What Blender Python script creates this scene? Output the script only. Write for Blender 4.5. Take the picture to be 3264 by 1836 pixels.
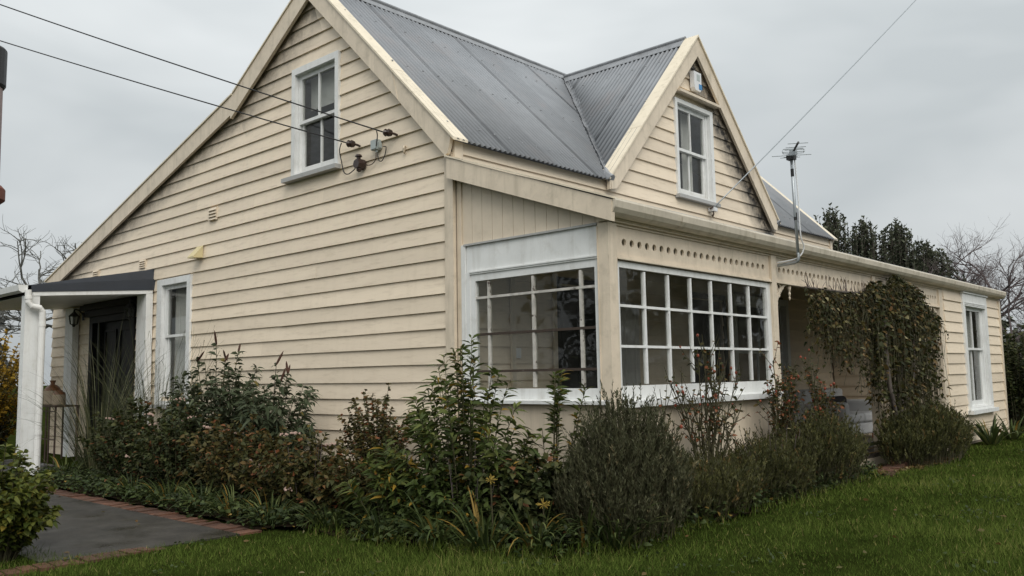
import bpy, math, random
import numpy as np
from mathutils import Matrix, Vector

# ------------------------------------------------------------------ reset
for o in list(bpy.data.objects):
    bpy.data.objects.remove(o, do_unlink=True)
scene = bpy.context.scene
COL = scene.collection
random.seed(7)
RNG = np.random.default_rng(11)
S = 1.12            # survey units -> metres (one survey unit: a weatherboard shows 0.165)

# ------------------------------------------------------------------ camera
CAM = np.array([-5.4712, -5.6890, 1.3926])
R_ = np.array([0.6750, -0.7376, -0.0177])
F_ = np.array([0.7351, 0.6702, 0.1020])
yaw, pitch, roll = 0.831764, 0.102217, -0.017705
F_ = np.array([math.cos(pitch)*math.sin(yaw), math.cos(pitch)*math.cos(yaw), math.sin(pitch)])
rt = np.array([math.cos(yaw), -math.sin(yaw), 0.0])
up0 = np.cross(rt, F_)
R_ = rt*math.cos(roll) + up0*math.sin(roll)
U_ = np.cross(R_, F_)
cd = bpy.data.cameras.new('camera')
cam = bpy.data.objects.new('camera', cd)
COL.objects.link(cam)
cd.sensor_width = 36.0
cd.lens = 2713.57/3264*36.0
cd.clip_start = 0.05
cd.clip_end = 2000
M = Matrix((( R_[0], U_[0], -F_[0], CAM[0]*S),
            ( R_[1], U_[1], -F_[1], CAM[1]*S),
            ( R_[2], U_[2], -F_[2], CAM[2]*S),
            (0, 0, 0, 1)))
cam.matrix_world = M
scene.camera = cam

# ------------------------------------------------------------------ sky, sun, exposure
SUN_EL, SUN_AZ = math.radians(44), math.radians(213)   # azimuth clockwise from +Y
w = bpy.data.worlds.new('World')
scene.world = w
w.use_nodes = True
nt = w.node_tree
nt.nodes.clear()
wo = nt.nodes.new('ShaderNodeOutputWorld')
bg = nt.nodes.new('ShaderNodeBackground')
sky = nt.nodes.new('ShaderNodeTexSky')
sky.sky_type = 'NISHITA'
sky.sun_disc = False
sky.sun_elevation = SUN_EL
sky.sun_rotation = SUN_AZ
sky.dust_density = 4.0
hs = nt.nodes.new('ShaderNodeHueSaturation')
hs.inputs['Saturation'].default_value = 0.25
hs.inputs['Value'].default_value = 1.0
nt.links.new(sky.outputs[0], hs.inputs['Color'])
tc = nt.nodes.new('ShaderNodeTexCoord')
mp = nt.nodes.new('ShaderNodeMapping')
mp.inputs['Scale'].default_value = (1.0, 1.0, 2.4)
mp.inputs['Location'].default_value = (3.7, 1.9, .6)
nz = nt.nodes.new('ShaderNodeTexNoise')
nz.inputs['Scale'].default_value = 1.9
nz.inputs['Distortion'].default_value = .35
nz.inputs['Detail'].default_value = 4.0
nz.inputs['Roughness'].default_value = 0.5
nt.links.new(tc.outputs['Generated'], mp.inputs['Vector'])
nt.links.new(mp.outputs[0], nz.inputs['Vector'])
cr = nt.nodes.new('ShaderNodeValToRGB')
cr.color_ramp.elements[0].position = 0.34
cr.color_ramp.elements[0].color = (4.95, 5.35, 5.5, 1)
cr.color_ramp.elements[1].position = 0.66
cr.color_ramp.elements[1].color = (7.3, 7.62, 7.7, 1)
nt.links.new(nz.outputs[0], cr.inputs[0])
# overcast deck brightens towards the zenith
sx = nt.nodes.new('ShaderNodeSeparateXYZ')
nt.links.new(tc.outputs['Generated'], sx.inputs[0])
mr = nt.nodes.new('ShaderNodeMapRange')
mr.inputs['From Min'].default_value = 0.0
mr.inputs['From Max'].default_value = 1.0
mr.inputs['To Min'].default_value = 0.84
mr.inputs['To Max'].default_value = 1.75
nt.links.new(sx.outputs['Z'], mr.inputs['Value'])
mul = nt.nodes.new('ShaderNodeMix')
mul.data_type = 'RGBA'
mul.blend_type = 'MULTIPLY'
mul.inputs[0].default_value = 1.0
nt.links.new(cr.outputs[0], mul.inputs[6])
nt.links.new(mr.outputs[0], mul.inputs[7])
mx = nt.nodes.new('ShaderNodeMix')
mx.data_type = 'RGBA'
mx.inputs[0].default_value = 0.85
nt.links.new(hs.outputs[0], mx.inputs[6])
nt.links.new(mul.outputs[2], mx.inputs[7])
nt.links.new(mx.outputs[2], bg.inputs['Color'])
bg.inputs['Strength'].default_value = 0.092
nt.links.new(bg.outputs[0], wo.inputs['Surface'])

sd = bpy.data.lights.new('sun', 'SUN')
sd.energy = 1.5
sd.angle = math.radians(45)
sd.color = (1.0, 0.95, 0.87)
so = bpy.data.objects.new('sun', sd)
COL.objects.link(so)
dirv = Vector((math.sin(SUN_AZ)*math.cos(SUN_EL), math.cos(SUN_AZ)*math.cos(SUN_EL), math.sin(SUN_EL)))
so.rotation_euler = dirv.to_track_quat('Z', 'Y').to_euler()
so.location = (0, -10, 20)

vs = scene.view_settings
scene.display_settings.display_device = 'sRGB'
vs.view_transform = 'Standard'
vs.look = 'None'
vs.gamma = 1.0
vs.use_curve_mapping = False
vs.exposure = 0.24
scene.render.engine = 'CYCLES'
scene.cycles.max_bounces = 8
scene.cycles.transparent_max_bounces = 24

# ------------------------------------------------------------------ helpers
class MB:
    def __init__(s):
        s.v = []; s.f = []
    def add(s, vs_, fs):
        n = len(s.v)
        s.v += [tuple(map(float, q)) for q in vs_]
        s.f += [tuple(i+n for i in f) for f in fs]
        return s
    def hexa(s, p):
        return s.add(p, [(0,3,2,1),(4,5,6,7),(0,1,5,4),(1,2,6,5),(2,3,7,6),(3,0,4,7)])
    def box(s, x0, y0, z0, x1, y1, z1):
        return s.hexa([(x0,y0,z0),(x1,y0,z0),(x1,y1,z0),(x0,y1,z0),(x0,y0,z1),(x1,y0,z1),(x1,y1,z1),(x0,y1,z1)])
    def prism(s, poly, ext):
        n = len(poly)
        a = [tuple(q) for q in poly]
        b = [(q[0]+ext[0], q[1]+ext[1], q[2]+ext[2]) for q in poly]
        fs = [tuple(range(n)), tuple(range(2*n-1, n-1, -1))]
        for i in range(n):
            j = (i+1) % n
            fs.append((i, i+n, j+n, j))
        return s.add(a+b, fs)
    def tube(s, path, rad, n=8, cap=True):
        P = [Vector(q) for q in path]
        if not hasattr(rad, '__len__'): rad = [rad]*len(P)
        vs_ = []
        prev = None
        for i, q in enumerate(P):
            d = (P[min(i+1, len(P)-1)]-P[max(i-1, 0)])
            d = d.normalized() if d.length > 1e-9 else Vector((0, 0, 1))
            if prev is None:
                a = Vector((0, 0, 1)) if abs(d.z) < .9 else Vector((1, 0, 0))
                u = d.cross(a).normalized()
            else:
                u = (prev - d*prev.dot(d))
                u = u.normalized() if u.length > 1e-6 else d.orthogonal().normalized()
            prev = u
            v = d.cross(u)
            for k in range(n):
                t = 2*math.pi*k/n
                vs_.append(tuple(q+(u*math.cos(t)+v*math.sin(t))*rad[i]))
        fs = []
        for i in range(len(P)-1):
            for k in range(n):
                j = (k+1) % n
                fs.append((i*n+k, i*n+j, (i+1)*n+j, (i+1)*n+k))
        if cap:
            fs.append(tuple(range(n-1, -1, -1)))
            fs.append(tuple(range((len(P)-1)*n, len(P)*n)))
        return s.add(vs_, fs)
    def lathe(s, c, prof, n=20):
        vs_ = []
        for r, z in prof:
            for k in range(n):
                t = 2*math.pi*k/n
                vs_.append((c[0]+r*math.cos(t), c[1]+r*math.sin(t), c[2]+z))
        fs = []
        m = len(prof)
        for i in range(m-1):
            for k in range(n):
                j = (k+1) % n
                fs.append((i*n+k, i*n+j, (i+1)*n+j, (i+1)*n+k))
        fs.append(tuple(range(n-1, -1, -1)))
        fs.append(tuple(range((m-1)*n, m*n)))
        return s.add(vs_, fs)
    def ball(s, c, r, n=6, m=4, sz=1.0):
        pr = []
        for i in range(m+1):
            a = -math.pi/2+math.pi*i/m
            pr.append((max(r*math.cos(a), r*.02), r*math.sin(a)*sz))
        return s.lathe(c, pr, n)
    def build(s, name, mat, parent=None, smooth=False, origin=None, **props):
        return mesh_obj(name, np.array(s.v), s.f, mat, parent, smooth, origin, **props)

ORG = {}
def finish(o, parent, origin, props):
    COL.objects.link(o)
    po = ORG[parent.name] if parent is not None else np.zeros(3)
    if parent is not None:
        o.parent = parent
    o.location = tuple((np.array(origin)-po)*S)
    ORG[o.name] = np.array(origin, float)
    for k, v in props.items():
        o[k] = v
    return o

def mesh_obj(name, V, faces, mat, parent=None, smooth=False, origin=None, tint=None, **props):
    V = np.asarray(V, float).reshape(-1, 3)
    if origin is None:
        if parent is not None:
            origin = ORG[parent.name]
        else:
            origin = np.array([(V[:, 0].min()+V[:, 0].max())/2, (V[:, 1].min()+V[:, 1].max())/2, V[:, 2].min()])
    me = bpy.data.meshes.new(name)
    me.from_pydata(((V-np.array(origin))*S).tolist(), [], faces)
    me.update()
    if smooth:
        me.polygons.foreach_set('use_smooth', [True]*len(me.polygons))
    if mat is not None:
        me.materials.append(mat)
    o = bpy.data.objects.new(name, me)
    return finish(o, parent, origin, props)

def fast_mesh(name, V, F, mat, parent=None, origin=None, tint=None, smooth=False, **props):
    """V (n,3) array, F (m,k) int array of equal sized faces"""
    V = np.asarray(V, np.float64)
    if origin is None:
        origin = ORG[parent.name] if parent is not None else np.array([V[:, 0].mean(), V[:, 1].mean(), V[:, 2].min()])
    me = bpy.data.meshes.new(name)
    m, k = F.shape
    me.vertices.add(len(V))
    me.vertices.foreach_set('co', ((V-np.array(origin))*S).astype(np.float32).ravel())
    me.loops.add(m*k)
    me.loops.foreach_set('vertex_index', F.astype(np.int32).ravel())
    me.polygons.add(m)
    me.polygons.foreach_set('loop_start', (np.arange(m)*k).astype(np.int32))
    me.update(calc_edges=True)
    if smooth:
        me.polygons.foreach_set('use_smooth', np.ones(m, bool))
    if tint is not None:
        at = me.attributes.new('tint', 'FLOAT', 'POINT')
        at.data.foreach_set('value', np.asarray(tint, np.float32))
    me.materials.append(mat)
    o = bpy.data.objects.new(name, me)
    return finish(o, parent, origin, props)

def empty(name, loc, label, cat, group=None):
    o = bpy.data.objects.new(name, None)
    o.empty_display_size = 0.1
    pr = {'label': label, 'category': cat}
    if group: pr['group'] = group
    return finish(o, None, np.array(loc, float), pr)

# ------------------------------------------------------------------ materials
def nodes_of(m):
    m.use_nodes = True
    return m.node_tree.nodes, m.node_tree.links, m.node_tree.nodes['Principled BSDF']

def mat(name, col, rough=0.6, metal=0.0, var=0.12, scale=6.0, bump=0.0, bscale=60.0, spec=0.5, stretch=(1, 1, 1), dirt=None, dirt_amt=0.0, dirt_scale=2.5, island=0.0, dlo=.52, dhi=.78):
    m = bpy.data.materials.new(name)
    N, L, B = nodes_of(m)
    B.inputs['Roughness'].default_value = rough
    B.inputs['Metallic'].default_value = metal
    B.inputs['Specular IOR Level'].default_value = spec
    g = N.new('ShaderNodeNewGeometry')
    mp_ = N.new('ShaderNodeMapping')
    mp_.inputs['Scale'].default_value = stretch
    L.new(g.outputs['Position'], mp_.inputs['Vector'])
    n = N.new('ShaderNodeTexNoise')
    n.inputs['Scale'].default_value = scale
    n.inputs['Detail'].default_value = 6
    n.inputs['Roughness'].default_value = .62
    L.new(mp_.outputs[0], n.inputs['Vector'])
    r = N.new('ShaderNodeValToRGB')
    lo = tuple(c*(1-var) for c in col)+(1,)
    hi = tuple(min(1, c*(1+var)) for c in col)+(1,)
    r.color_ramp.elements[0].position = .3; r.color_ramp.elements[0].color = lo
    r.color_ramp.elements[1].position = .7; r.color_ramp.elements[1].color = hi
    L.new(n.outputs[0], r.inputs[0])
    out = r.outputs[0]
    if island > 0:
        oi = N.new('ShaderNodeObjectInfo')
        mr_ = N.new('ShaderNodeMapRange')
        mr_.inputs['To Min'].default_value = 1-island; mr_.inputs['To Max'].default_value = 1+island*.6
        L.new(oi.outputs['Random'], mr_.inputs['Value'])
        mm = N.new('ShaderNodeMix'); mm.data_type = 'RGBA'; mm.blend_type = 'MULTIPLY'; mm.inputs[0].default_value = 1
        L.new(out, mm.inputs[6]); L.new(mr_.outputs[0], mm.inputs[7])
        out = mm.outputs[2]
    if dirt is not None:
        n2 = N.new('ShaderNodeTexNoise')
        n2.inputs['Scale'].default_value = dirt_scale
        n2.inputs['Detail'].default_value = 8
        n2.inputs['Roughness'].default_value = .7
        L.new(mp_.outputs[0], n2.inputs['Vector'])
        r2 = N.new('ShaderNodeValToRGB')
        r2.color_ramp.elements[0].position = dlo; r2.color_ramp.elements[0].color = (0, 0, 0, 1)
        r2.color_ramp.elements[1].position = dhi; r2.color_ramp.elements[1].color = (dirt_amt,)*3+(1,)
        L.new(n2.outputs[0], r2.inputs[0])
        mm = N.new('ShaderNodeMix'); mm.data_type = 'RGBA'
        L.new(r2.outputs[0], mm.inputs[0]); L.new(out, mm.inputs[6])
        mm.inputs[7].default_value = tuple(dirt)+(1,)
        out = mm.outputs[2]
    L.new(out, B.inputs['Base Color'])
    if bump > 0:
        nb = N.new('ShaderNodeTexNoise')
        nb.inputs['Scale'].default_value = bscale
        nb.inputs['Detail'].default_value = 4
        L.new(mp_.outputs[0], nb.inputs['Vector'])
        bp = N.new('ShaderNodeBump')
        bp.inputs['Strength'].default_value = bump
        bp.inputs['Distance'].default_value = .01
        L.new(nb.outputs[0], bp.inputs['Height'])
        L.new(bp.outputs[0], B.inputs['Normal'])
    return m

def add_mould(m, bands, col=(.028, .026, .024)):
    """black mould that has grown along the boards: bands = (plane axis 'x'/'y' coordinate pair, p0, p1, width, strength)"""
    N, L = m.node_tree.nodes, m.node_tree.links
    B = N['Principled BSDF']
    src = B.inputs['Base Color'].links[0].from_socket
    g = N.new('ShaderNodeNewGeometry')
    sep = N.new('ShaderNodeSeparateXYZ'); L.new(g.outputs['Position'], sep.inputs[0])
    nz_ = N.new('ShaderNodeTexNoise'); nz_.inputs['Scale'].default_value = 5.0; nz_.inputs['Detail'].default_value = 9
    nz_.inputs['Roughness'].default_value = .75
    L.new(g.outputs['Position'], nz_.inputs['Vector'])
    tot = None
    def math_(op, a, b=None, clamp=False):
        q = N.new('ShaderNodeMath'); q.operation = op; q.use_clamp = clamp
        for i, t in enumerate((a, b)):
            if t is None: continue
            if isinstance(t, (int, float)): q.inputs[i].default_value = t
            else: L.new(t, q.inputs[i])
        return q.outputs[0]
    for ax, p0, p1, wd, st, other, oval in bands:
        p0 = np.array(p0)*S; p1 = np.array(p1)*S
        d = (p1-p0)/np.linalg.norm(p1-p0)
        n = np.array([d[1], -d[0]])
        if n[1] > 0: n = -n
        A = sep.outputs['Y' if ax == 'y' else 'X']
        dist = math_('ADD', math_('ADD', math_('MULTIPLY', A, float(n[0])), math_('MULTIPLY', sep.outputs['Z'], float(n[1]))), float(-n@p0))
        along = math_('ADD', math_('ADD', math_('MULTIPLY', A, float(d[0])), math_('MULTIPLY', sep.outputs['Z'], float(d[1]))), float(-d@p0))
        ln = float(np.linalg.norm(p1-p0))
        inside = math_('MULTIPLY', math_('GREATER_THAN', along, 0.0), math_('LESS_THAN', along, ln))
        # only on the wall it belongs to
        oth = math_('LESS_THAN', math_('ABSOLUTE', math_('SUBTRACT', sep.outputs['X' if ax == 'y' else 'Y'], oval*S)), .12)
        fall = math_('SUBTRACT', 1.0, math_('DIVIDE', math_('ABSOLUTE', dist), wd*S), clamp=True)
        k = math_('MULTIPLY', math_('MULTIPLY', math_('MULTIPLY', fall, inside), oth), st)
        tot = k if tot is None else math_('MAXIMUM', tot, k)
    nn = math_('MULTIPLY', math_('SUBTRACT', nz_.outputs[0], .18), 2.3, clamp=True)
    fac = math_('MULTIPLY', math_('POWER', tot, 0.8), nn, clamp=True)
    mm = N.new('ShaderNodeMix'); mm.data_type = 'RGBA'
    L.new(fac, mm.inputs[0]); L.new(src, mm.inputs[6]); mm.inputs[7].default_value = tuple(col)+(1,)
    L.new(mm.outputs[2], B.inputs['Base Color'])

M_cream = mat('cream_board_paint', (.80, .682, .53), .55, var=.05, scale=1.4, bump=.12, bscale=28, stretch=(.5, .5, 4), dirt=(.40, .32, .22), dirt_amt=.5, dirt_scale=5, island=.10)
def add_drips(m, col, amt):
    N, L = m.node_tree.nodes, m.node_tree.links
    B = N['Principled BSDF']; src = B.inputs['Base Color'].links[0].from_socket
    g = N.new('ShaderNodeNewGeometry'); mp_ = N.new('ShaderNodeMapping'); mp_.inputs['Scale'].default_value = (7, 7, .7)
    L.new(g.outputs['Position'], mp_.inputs['Vector'])
    n = N.new('ShaderNodeTexNoise'); n.inputs['Scale'].default_value = 1.5; n.inputs['Detail'].default_value = 8; n.inputs['Roughness'].default_value = .65
    L.new(mp_.outputs[0], n.inputs['Vector'])
    r = N.new('ShaderNodeMapRange'); r.inputs['From Min'].default_value = .5; r.inputs['From Max'].default_value = .8; r.inputs['To Max'].default_value = amt
    L.new(n.outputs[0], r.inputs['Value'])
    mm = N.new('ShaderNodeMix'); mm.data_type = 'RGBA'; L.new(r.outputs[0], mm.inputs[0]); L.new(src, mm.inputs[6]); mm.inputs[7].default_value = tuple(col)+(1,)
    L.new(mm.outputs[2], B.inputs['Base Color'])
add_drips(M_cream, (.40, .33, .23), .15)
add_mould(M_cream, [
    ('y', (2.30, 5.66), (3.93, 4.76), .44, .75, 'x', -.02),
    ('y', (3.85, 4.80), (9.9, 2.98), .34, .8, 'x', -.02),
    ('x', (4.36, 5.60), (6.60, 3.36), .36, 1.25, 'y', -.02),
])
M_cream_s = mat('cream_smooth_paint', (.71, .61, .48), .5, var=.06, scale=3, bump=.05, dirt=(.33, .27, .19), dirt_amt=.3, dirt_scale=3.5)
M_trim = mat('cream_trim_paint', (.71, .61, .48), .5, var=.08, scale=5, bump=.06, dirt=(.3, .26, .19), dirt_amt=.45, dirt_scale=7)
M_flash = mat('cream_flashing_metal', (.76, .67, .52), .5, var=.07, scale=4, dirt=(.35, .3, .2), dirt_amt=.6, dirt_scale=9)
M_white = mat('white_paint', (.76, .77, .76), .48, var=.06, scale=4, bump=.05, dirt=(.4, .38, .33), dirt_amt=.4, dirt_scale=6)
M_grey = mat('grey_weathered_sill', (.42, .42, .41), .7, var=.15, scale=8, bump=.1, dirt=(.15, .14, .12), dirt_amt=.5, dirt_scale=8)
M_plaster = mat('cream_plaster', (.69, .59, .46), .7, var=.06, scale=2, bump=.06, bscale=40, dirt=(.35, .29, .2), dirt_amt=.35, dirt_scale=2)
M_roof = mat('galvanised_corrugated_iron', (.27, .285, .305), .62, metal=.0, var=.10, scale=3.2, stretch=(1, 1, 1), spec=.3, dirt=(.24, .185, .165), dirt_amt=.4, dirt_scale=1.6, island=.12)
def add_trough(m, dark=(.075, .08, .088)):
    # darker colour in the troughs of the corrugation
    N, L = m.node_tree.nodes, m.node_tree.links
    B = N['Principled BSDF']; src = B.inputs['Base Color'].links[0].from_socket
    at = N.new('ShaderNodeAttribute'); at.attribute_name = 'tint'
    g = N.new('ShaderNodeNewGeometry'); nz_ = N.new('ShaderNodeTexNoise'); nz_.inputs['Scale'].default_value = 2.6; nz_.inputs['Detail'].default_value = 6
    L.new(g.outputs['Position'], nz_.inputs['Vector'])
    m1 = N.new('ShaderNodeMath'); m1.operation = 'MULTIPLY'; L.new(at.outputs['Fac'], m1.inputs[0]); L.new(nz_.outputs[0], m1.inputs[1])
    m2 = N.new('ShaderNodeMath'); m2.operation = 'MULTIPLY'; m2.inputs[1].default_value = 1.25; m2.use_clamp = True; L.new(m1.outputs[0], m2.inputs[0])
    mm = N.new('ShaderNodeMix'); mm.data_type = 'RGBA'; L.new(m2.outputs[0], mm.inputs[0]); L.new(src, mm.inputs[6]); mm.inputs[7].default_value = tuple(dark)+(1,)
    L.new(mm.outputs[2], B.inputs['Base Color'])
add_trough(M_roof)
M_ridge = mat('weathered_lead_grey', (.25, .26, .275), .6, metal=.0, var=.25, scale=6, dirt=(.12, .12, .11), dirt_amt=.6, dirt_scale=8)
M_gut = mat('cream_gutter', (.60, .54, .44), .45, var=.1, scale=4, dirt=(.27, .24, .15), dirt_amt=.6, dirt_scale=5)
M_pvc = mat('white_plastic_pipe', (.78, .78, .76), .35, var=.03)
M_black = mat('black_door_paint', (.008, .008, .009), .55, var=.2, spec=.25)
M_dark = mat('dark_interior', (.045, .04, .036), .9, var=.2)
M_inner = mat('brown_interior_wall', (.33, .27, .21), .8, var=.08)
M_floor = mat('dark_deck_boards', (.10, .085, .07), .6, var=.25, scale=9)
M_navy = mat('charcoal_flashing', (.035, .042, .055), .4, var=.12, scale=3)
M_curt = mat('pale_curtain', (.55, .54, .52), .9, var=.06, scale=10)
M_brown = mat('brown_porcelain', (.035, .018, .014), .3, var=.2)
M_gbox = mat('grey_plastic_box', (.42, .47, .46), .5, var=.05)
M_wire = mat('black_cable', (.012, .012, .013), .6, var=.1)
M_metal = mat('galvanised_tube', (.40, .43, .45), .42, metal=.6, var=.1, scale=9)
M_iron = mat('rusty_iron', (.05, .028, .02), .7, var=.3, scale=20)
M_jug = mat('stoneware_glaze', (.36, .29, .21), .35, var=.12, scale=5)
M_jugtop = mat('brown_stoneware_glaze', (.17, .075, .035), .3, var=.15, scale=8)
M_wpl = mat('white_plastic', (.72, .73, .74), .4, var=.03)
M_blue = mat('blue_strobe_plastic', (.02, .20, .45), .25, var=.05)
M_sofa = mat('pale_slipcover', (.62, .62, .62), .9, var=.05, bump=.1, bscale=15)
M_cush = mat('black_cushion_cloth', (.012, .012, .016), .9, var=.1)
M_vent = mat('yellowed_vent_plastic', (.62, .53, .30), .5, var=.05)
M_brick = mat('red_brick', (.105, .046, .026), .85, var=.4, scale=14, bump=.4, bscale=40, dirt=(.05, .05, .025), dirt_amt=.5, dirt_scale=5, island=.4)
M_conc = mat('damp_concrete', (.042, .038, .032), .40, var=.4, scale=3.5, bump=.3, bscale=70, spec=.3, dirt=(.016, .015, .012), dirt_amt=.9, dirt_scale=1.4)
def wet(m, lo, hi, scale):
    N, L = m.node_tree.nodes, m.node_tree.links
    g = N.new('ShaderNodeNewGeometry'); n = N.new('ShaderNodeTexNoise'); n.inputs['Scale'].default_value = scale; n.inputs['Detail'].default_value = 5
    L.new(g.outputs['Position'], n.inputs['Vector'])
    r = N.new('ShaderNodeMapRange'); r.inputs['From Min'].default_value = .38; r.inputs['From Max'].default_value = .62
    r.inputs['To Min'].default_value = lo; r.inputs['To Max'].default_value = hi
    L.new(n.outputs[0], r.inputs['Value']); L.new(r.outputs[0], N['Principled BSDF'].inputs['Roughness'])
wet(M_conc, .22, .75, 1.3)
M_soil = mat('dark_soil', (.024, .018, .012), .95, spec=.0, var=.5, scale=10, bump=.8, bscale=30)
M_ground = mat('lawn_ground', (.024, .032, .007), .95, spec=.0, var=.5, scale=3, bump=.6, bscale=25)
add_drips(M_white, (.36, .34, .28), .4); add_drips(M_trim, (.30, .26, .18), .5); add_drips(M_gut, (.22, .20, .12), .6); add_drips(M_plaster, (.32, .27, .18), .5)
M_hoodw = mat('terracotta_chimney', (.16, .055, .035), .8, var=.2)
M_chim = mat('pale_chimney_render', (.30, .23, .21), .8, var=.15)
M_blk2 = mat('black_metal_cowl', (.02, .02, .02), .5, var=.2)
M_peel = mat('peeling_white_paint', (.50, .48, .44), .65, var=.25, scale=12, dirt=(.055, .038, .027), dirt_amt=1.0, dirt_scale=7, dlo=.60, dhi=.64)
M_peel2 = mat('bare_brown_glazing_bar', (.46, .43, .38), .7, var=.25, scale=12, dirt=(.045, .030, .021), dirt_amt=1.0, dirt_scale=5, dlo=.30, dhi=.36)
M_bark = mat('grey_bark', (.085, .07, .06), .9, var=.35, scale=18, bump=.5, bscale=50)
M_lichen = mat('lichened_bark', (.10, .098, .088), .95, var=.35, scale=25, dirt=(.30, .30, .25), dirt_amt=.8, dirt_scale=14)
M_twig = mat('purple_grey_twigs', (.12, .095, .095), .9, var=.25, scale=14)
M_stemg = mat('green_brown_stem', (.055, .05, .022), .8, var=.3, scale=14)
M_litter = mat('dead_brown_leaves', (.10, .05, .03), .9, var=.5, scale=20)
M_petal = mat('pale_pink_petals', (.42, .29, .24), .8, var=.3, scale=30)
M_hip = mat('orange_rose_hip', (.22, .045, .02), .45, var=.35, scale=25)
M_seedy = mat('yellow_seed_spikes', (.27, .19, .03), .8, var=.3, scale=20)
M_seedb = mat('dark_brown_seedhead', (.055, .022, .012), .9, var=.3, scale=30)
M_red = mat('terracotta_orange', (.35, .10, .03), .7, var=.1)

def glass_mat(name, refl=.8, dust=.010, tintc=(.92, .93, .92)):
    m = bpy.data.materials.new(name)
    m.use_nodes = True
    N, L = m.node_tree.nodes, m.node_tree.links
    N.clear()
    o = N.new('ShaderNodeOutputMaterial')
    t = N.new('ShaderNodeBsdfTransparent'); t.inputs[0].default_value = tuple(tintc)+(1,)
    g = N.new('ShaderNodeBsdfGlossy'); g.inputs['Roughness'].default_value = .02; g.inputs[0].default_value = (.9*refl,)*3+(1,)
    lw = N.new('ShaderNodeLayerWeight'); lw.inputs['Blend'].default_value = .5
    pw = N.new('ShaderNodeMath'); pw.operation = 'POWER'; pw.inputs[1].default_value = 5.0
    L.new(lw.outputs['Facing'], pw.inputs[0])
    fr = N.new('ShaderNodeMath'); fr.operation = 'MULTIPLY_ADD'; fr.inputs[1].default_value = .9; fr.inputs[2].default_value = .032
    L.new(pw.outputs[0], fr.inputs[0])
    # old glass ripples a little
    gp = N.new('ShaderNodeNewGeometry')
    nb = N.new('ShaderNodeTexNoise'); nb.inputs['Scale'].default_value = 3.0
    L.new(gp.outputs['Position'], nb.inputs['Vector'])
    bp = N.new('ShaderNodeBump'); bp.inputs['Strength'].default_value = .12; bp.inputs['Distance'].default_value = .02
    L.new(nb.outputs[0], bp.inputs['Height'])
    L.new(bp.outputs[0], g.inputs['Normal']); L.new(bp.outputs[0], lw.inputs['Normal'])
    a = N.new('ShaderNodeMixShader'); L.new(fr.outputs[0], a.inputs[0]); L.new(t.outputs[0], a.inputs[1]); L.new(g.outputs[0], a.inputs[2])
    d = N.new('ShaderNodeBsdfDiffuse'); d.inputs[0].default_value = (.5, .49, .46, 1)
    n2 = N.new('ShaderNodeTexNoise'); n2.inputs['Scale'].default_value = 2.3; n2.inputs['Detail'].default_value = 7
    L.new(gp.outputs['Position'], n2.inputs['Vector'])
    mr_ = N.new('ShaderNodeMapRange'); mr_.inputs['From Min'].default_value = .4; mr_.inputs['From Max'].default_value = .75
    mr_.inputs['To Min'].default_value = dust*.4; mr_.inputs['To Max'].default_value = dust*3
    L.new(n2.outputs[0], mr_.inputs['Value'])
    b = N.new('ShaderNodeMixShader'); L.new(mr_.outputs[0], b.inputs[0]); L.new(a.outputs[0], b.inputs[1]); L.new(d.outputs[0], b.inputs[2])
    L.new(b.outputs[0], o.inputs['Surface'])
    return m
M_glass = glass_mat('old_window_glass')

def leaf_mat(name, cols, rough=.55, trans=.22, spec=.2):
    """cols: list of (position, rgb) over the per-leaf tint"""
    m = bpy.data.materials.new(name)
    N, L, B = nodes_of(m)
    at = N.new('ShaderNodeAttribute'); at.attribute_name = 'tint'
    r = N.new('ShaderNodeValToRGB')
    els = r.color_ramp.elements
    while len(els) < len(cols): els.new(.5)
    for e, (p, c) in zip(els, cols):
        e.position = p; e.color = tuple(c)+(1,)
    L.new(at.outputs['Fac'], r.inputs[0])
    L.new(r.outputs[0], B.inputs['Base Color'])
    B.inputs['Roughness'].default_value = rough
    B.inputs['Specular IOR Level'].default_value = spec
    tr = N.new('ShaderNodeBsdfTranslucent')
    L.new(r.outputs[0], tr.inputs[0])
    mx_ = N.new('ShaderNodeMixShader'); mx_.inputs[0].default_value = trans
    out = N['Material Output']
    L.new(B.outputs[0], mx_.inputs[1]); L.new(tr.outputs[0], mx_.inputs[2])
    L.new(mx_.outputs[0], out.inputs['Surface'])
    return m

L_bright = leaf_mat('bright_green_leaf', [(0, (.024, .040, .012)), (.5, (.058, .082, .020)), (.88, (.13, .145, .038)), (.97, (.30, .19, .03))])
L_fg = leaf_mat('yellow_green_leaf', [(0, (.020, .034, .008)), (.45, (.055, .075, .014)), (.88, (.14, .145, .025)), (1, (.22, .17, .03))])
L_budd = leaf_mat('grey_green_leaf', [(0, (.022, .032, .014)), (.5, (.045, .060, .029)), (.9, (.09, .108, .06)), (1, (.14, .11, .03))])
L_dark = leaf_mat('dark_evergreen_leaf', [(0, (.014, .022, .008)), (.55, (.036, .048, .016)), (.9, (.085, .088, .030)), (1, (.16, .07, .03))])
L_red = leaf_mat('bronze_green_leaf', [(0, (.020, .026, .010)), (.5, (.052, .056, .018)), (.8, (.11, .082, .026)), (1, (.20, .075, .032))])
L_lav = leaf_mat('grey_lavender_needles', [(0, (.028, .031, .015)), (.5, (.060, .064, .032)), (.9, (.115, .115, .062)), (1, (.18, .15, .08))], trans=.1)
L_rosm = leaf_mat('olive_rosemary_needles', [(0, (.022, .027, .010)), (.5, (.056, .060, .020)), (.9, (.115, .11, .038)), (1, (.18, .12, .045))], trans=.1)
L_strap = leaf_mat('strap_leaf_green', [(0, (.022, .036, .012)), (.5, (.06, .085, .025)), (.9, (.13, .15, .05)), (1, (.26, .17, .04))])
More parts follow.
